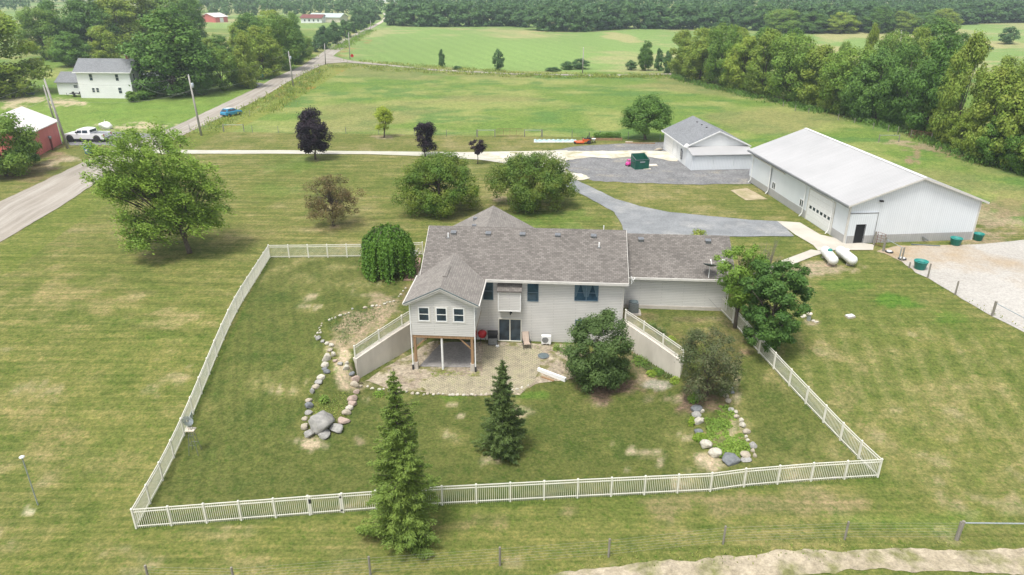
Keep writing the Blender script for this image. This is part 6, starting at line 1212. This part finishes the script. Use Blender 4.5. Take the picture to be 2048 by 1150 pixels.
MB().box(-1.02, -.95, -.5, .5, .85, 1.0).build('lift_pocket', M['green_metal'], e); MB().box(.95, 1.02, -.5, .5, .85, 1.0).build('lift_pocket', M['green_metal'], e); MB().tube([(-.95, -.97, 1.32), (.95, -.97, 1.32), (.95, .97, 1.77), (-.95, .97, 1.77), (-.95, -.97, 1.32)], .04).build('rim', M['dish'], e); MB().box(-.35, .35, -.965, -.93, .95, 1.1).build('plate', M['alu'], e)
e = empty('pink_toy_car', G(1259, 332), .5, 'bright pink ride-on toy car beside the green dumpster', 'toy car'); loft([ring(-.55, .3, .2, .5, .05), ring(-.3, .36, .16, .62, .05), ring(.3, .36, .16, .6, .05), ring(.6, .28, .2, .48, .05)]).build('body', M['pink'], e); MB().box(-.3, .1, -.3, .3, .92, .98).box(-.3, -.24, -.3, -.24, .6, .92).box(-.3, -.24, .24, .3, .6, .92).box(.04, .1, -.3, -.24, .6, .92).box(.04, .1, .24, .3, .6, .92).build('canopy', M['pink'], e)
for x in (-.36, .36):
    for y in (-.34, .34): wheel(e, x, y, .17, .12)
for i, (a, b, w, l_, h, r_, lab) in enumerate([(1304, 331, .75, .55, .06, .1, 'pale square board lying on the gravel right of the dumpster'), (1289, 338, .9, .3, .05, -.1, 'long pale board lying in front of the dumpster'), (1293, 329, .3, .25, .3, .3, 'small white box between the dumpster and the boards')]):
    e = empty('board', G(a, b) + Vector((0, 0, .04)), r_, lab, 'board'); MB().box(-w, w, -l_, l_, 0, h).build('sheet', M['board'], e); MB().box(-w * .96, w * .96, -l_ * .3, l_ * .1, h, h + .02).build('strip', M['white'], e)
e = empty('riding_mower', G(1169, 287), R(180), 'orange zero-turn riding mower on the grass by the plastic-covered bed', 'lawn mower')
MB().hexa([(.1, -.62, .2), (1.5, -.62, .2), (1.5, .62, .2), (.1, .62, .2)], [(.1, -.58, .42), (1.35, -.58, .36), (1.35, .58, .36), (.1, .58, .42)]).build('mower_deck', M['orange'], e); MB().box(-.9, .35, -.4, .4, .35, .78).build('body', M['orange'], e); MB().box(-1.1, -.5, -.32, .32, .5, .95).build('engine', M['black'], e)
MB().box(-.35, .15, -.26, .26, .78, .88).build('seat', M['black'], e); MB().hexa([(-.45, -.25, .82), (-.35, -.25, .82), (-.35, .25, .82), (-.45, .25, .82)], [(-.6, -.23, 1.35), (-.52, -.23, 1.35), (-.52, .23, 1.35), (-.6, .23, 1.35)]).build('backrest', M['black'], e)
MB().tube([(-.75, -.45, .6), (-.75, -.45, 1.85), (-.75, .45, 1.85), (-.75, .45, .6)], .035).build('roll_bar', M['black'], e)
for y in (-.42, .42): MB().tube([(.3, y, .6), (.4, y, 1.0), (.25, y * .5, 1.1)], .02).build('lever', M['black'], e); wheel(e, -.7, y * 1.35, .32, .28); wheel(e, 1.65, y * .9, .17, .12)
MB().box(1.3, 1.75, -.45, .45, .36, .42).build('footplate', M['orange'], e)
e = empty('garden_cart', G(1187, 286), .2, 'white lawn spreader standing between the mower and the raised bed', 'spreader'); MB().lathe([(.1, .3), (.36, .7), (.38, .75), (.34, .75), (.1, .4)], 16).build('hopper', M['white'], e); MB().tube([(0, .1, .35), (-.5, .5, 1.2)], .025).build('handle', M['wood'], e); 
for y in (-.25, .25): MB().lathe([(.17, -.04), (.17, .04)], 14, (y, 0, .17), 'x').build('wheel', M['black'], e)
e = empty('raised_bed', G(1214, 279), 0, 'long wooden raised bed full of tall green plants by the pasture fence', 'raised bed'); mb = MB(); mb.box(-2.5, 2.5, -.8, -.7, 0, .4); mb.box(-2.5, 2.5, .7, .8, 0, .4); mb.box(-2.5, -2.4, -.7, .7, 0, .4); mb.box(2.4, 2.5, -.7, .7, 0, .4); mb.build('frame', M['wood'], e); MB().box(-2.4, 2.4, -.7, .7, 0, .33).build('soil', M['bark'], e)
rng = np.random.RandomState(77); P = np.stack([rng.uniform(-2.4, 2.4, 1500), rng.uniform(-.7, .7, 1500), .35 + rng.rand(1500) * .8], 1); linkme('plants', fastmesh('plants', quads(P, rng.normal(size=P.shape) + np.array([0, 0, .6]), np.full(1500, .24), .5, rng), 4, M['Lbroad2']), e)
e = empty('plastic_row', G(1110, 283) + Vector((0, 0, .05)), 0, 'long low garden row under pale blue-white plastic sheeting', 'garden bed'); mb = MB()
for k in range(30):
    x0, x1 = -3.6 + k * .24, -3.6 + (k + 1) * .24; z0, z1 = .22 + .08 * math.sin(k * 1.9), .22 + .08 * math.sin((k + 1) * 1.9); mb.hexa([(x0, -.75, 0), (x1, -.75, 0), (x1, .75, 0), (x0, .75, 0)], [(x0, -.5, z0), (x1, -.5, z1), (x1, .5, z1), (x0, .5, z0)])
mb.build('sheeting', mat('blue_white_plastic', (.45, .56, .58), .4, (.25, .38, .36), 1.5), e); MB().box(-3.65, 3.65, -.95, -.78, -.03, .08).build('edge_board', M['white'], e)
a, b = G(1251, 287), G(1310, 288); e = empty('timber', a, 0, 'long thin timber edging lying between grass and grey gravel', 'timber'); b -= a; MB().beam((0, 0, .1), b + Vector((0, 0, .1)), .15, .2).build('beam', M['wood'], e); MB().beam((0, .2, .25), b * .25 + Vector((0, .2, .25)), .2, .12).build('loose_piece', M['board'], e)
rock(1317, 300, 18, 6, 'tan', 'flat pale stone at the near corner of the detached garage')
A, B = G(1822, 490), G(1880, 493); e = empty('long_pipe', A, 0, 'dark pipe lying in the weeds along the barn gable wall', 'pipe'); MB().tube([(0, 0, .08), (B - A) + Vector((0, 0, .08))], .06).build('pipe', M['dish'], e)
e = empty('person_statue', G(828, 512), 0, 'small dark and white yard ornament at the fence by the weeping tree', 'garden ornament'); MB().lathe([(.14, 0), (.18, .3), (.12, .6), (.05, .65)], 12).build('base', M['white'], e, True); MB().lathe([(.02, .63), (.12, .72), (.1, .86), (0, .92)], 12).build('top', M['black'], e, True)
# ------------------------------------------------------------------ labels for rows of similar trees
def order_labels(group, fmt, keyf=None):
    os_ = [o for o in COL.objects if o.get('group') == group and o.parent is None]; os_.sort(key=lambda o: PX(*o.location)[0])
    for i, o in enumerate(os_): o['label'] = fmt % ORD[i] if i < len(ORD) else o['label']
order_labels('front row of the hedgerow wood', '%s tall tree from the left in the front row of the hedgerow wood')
order_labels('second row of the hedgerow wood', '%s from the left of the trees filling the hedgerow wood behind its front row')
order_labels('trees in the wood behind the farmhouse', '%s tree from the left in the wood behind the farmhouse')
order_labels('trees along the left of the road', '%s tree from the left in the row along the road beyond the farmhouse')
order_labels('small trees beside the far road', '%s small tree from the left beside the far stretch of road')
order_labels('small stones along the patio edge', '%s small stone from the left in the row edging the patio')
order_labels('heap of stones beside the weeping tree', '%s stone from the left in the small heap beside the weeping tree')
order_labels('rubble around the well head', '%s from the left of the white rubble pieces around the well head')
order_labels('posts along the hedgerow wood', '%s wooden post from the left along the foot of the hedgerow wood')
# ------------------------------------------------------------------ haze in the air
hb_ = MB().box(-3900, 3900, -60, 3300, -7, 75).build('haze', nt('haze_air')[0]); m = hb_.data.materials[0]; t = m.node_tree
for n in list(t.nodes):
    if n.type == 'BSDF_PRINCIPLED': t.nodes.remove(n)
pv = t.nodes.new('ShaderNodeVolumePrincipled'); pv.inputs['Color'].default_value = (.80, .92, 1, 1); pv.inputs['Density'].default_value = .0003; pv.inputs['Anisotropy'].default_value = .2
t.links.new(pv.outputs[0], [n for n in t.nodes if n.type == 'OUTPUT_MATERIAL'][0].inputs['Volume']); tag(hb_, 'thin blue summer haze over the fields and woods', 'haze', kind='stuff')
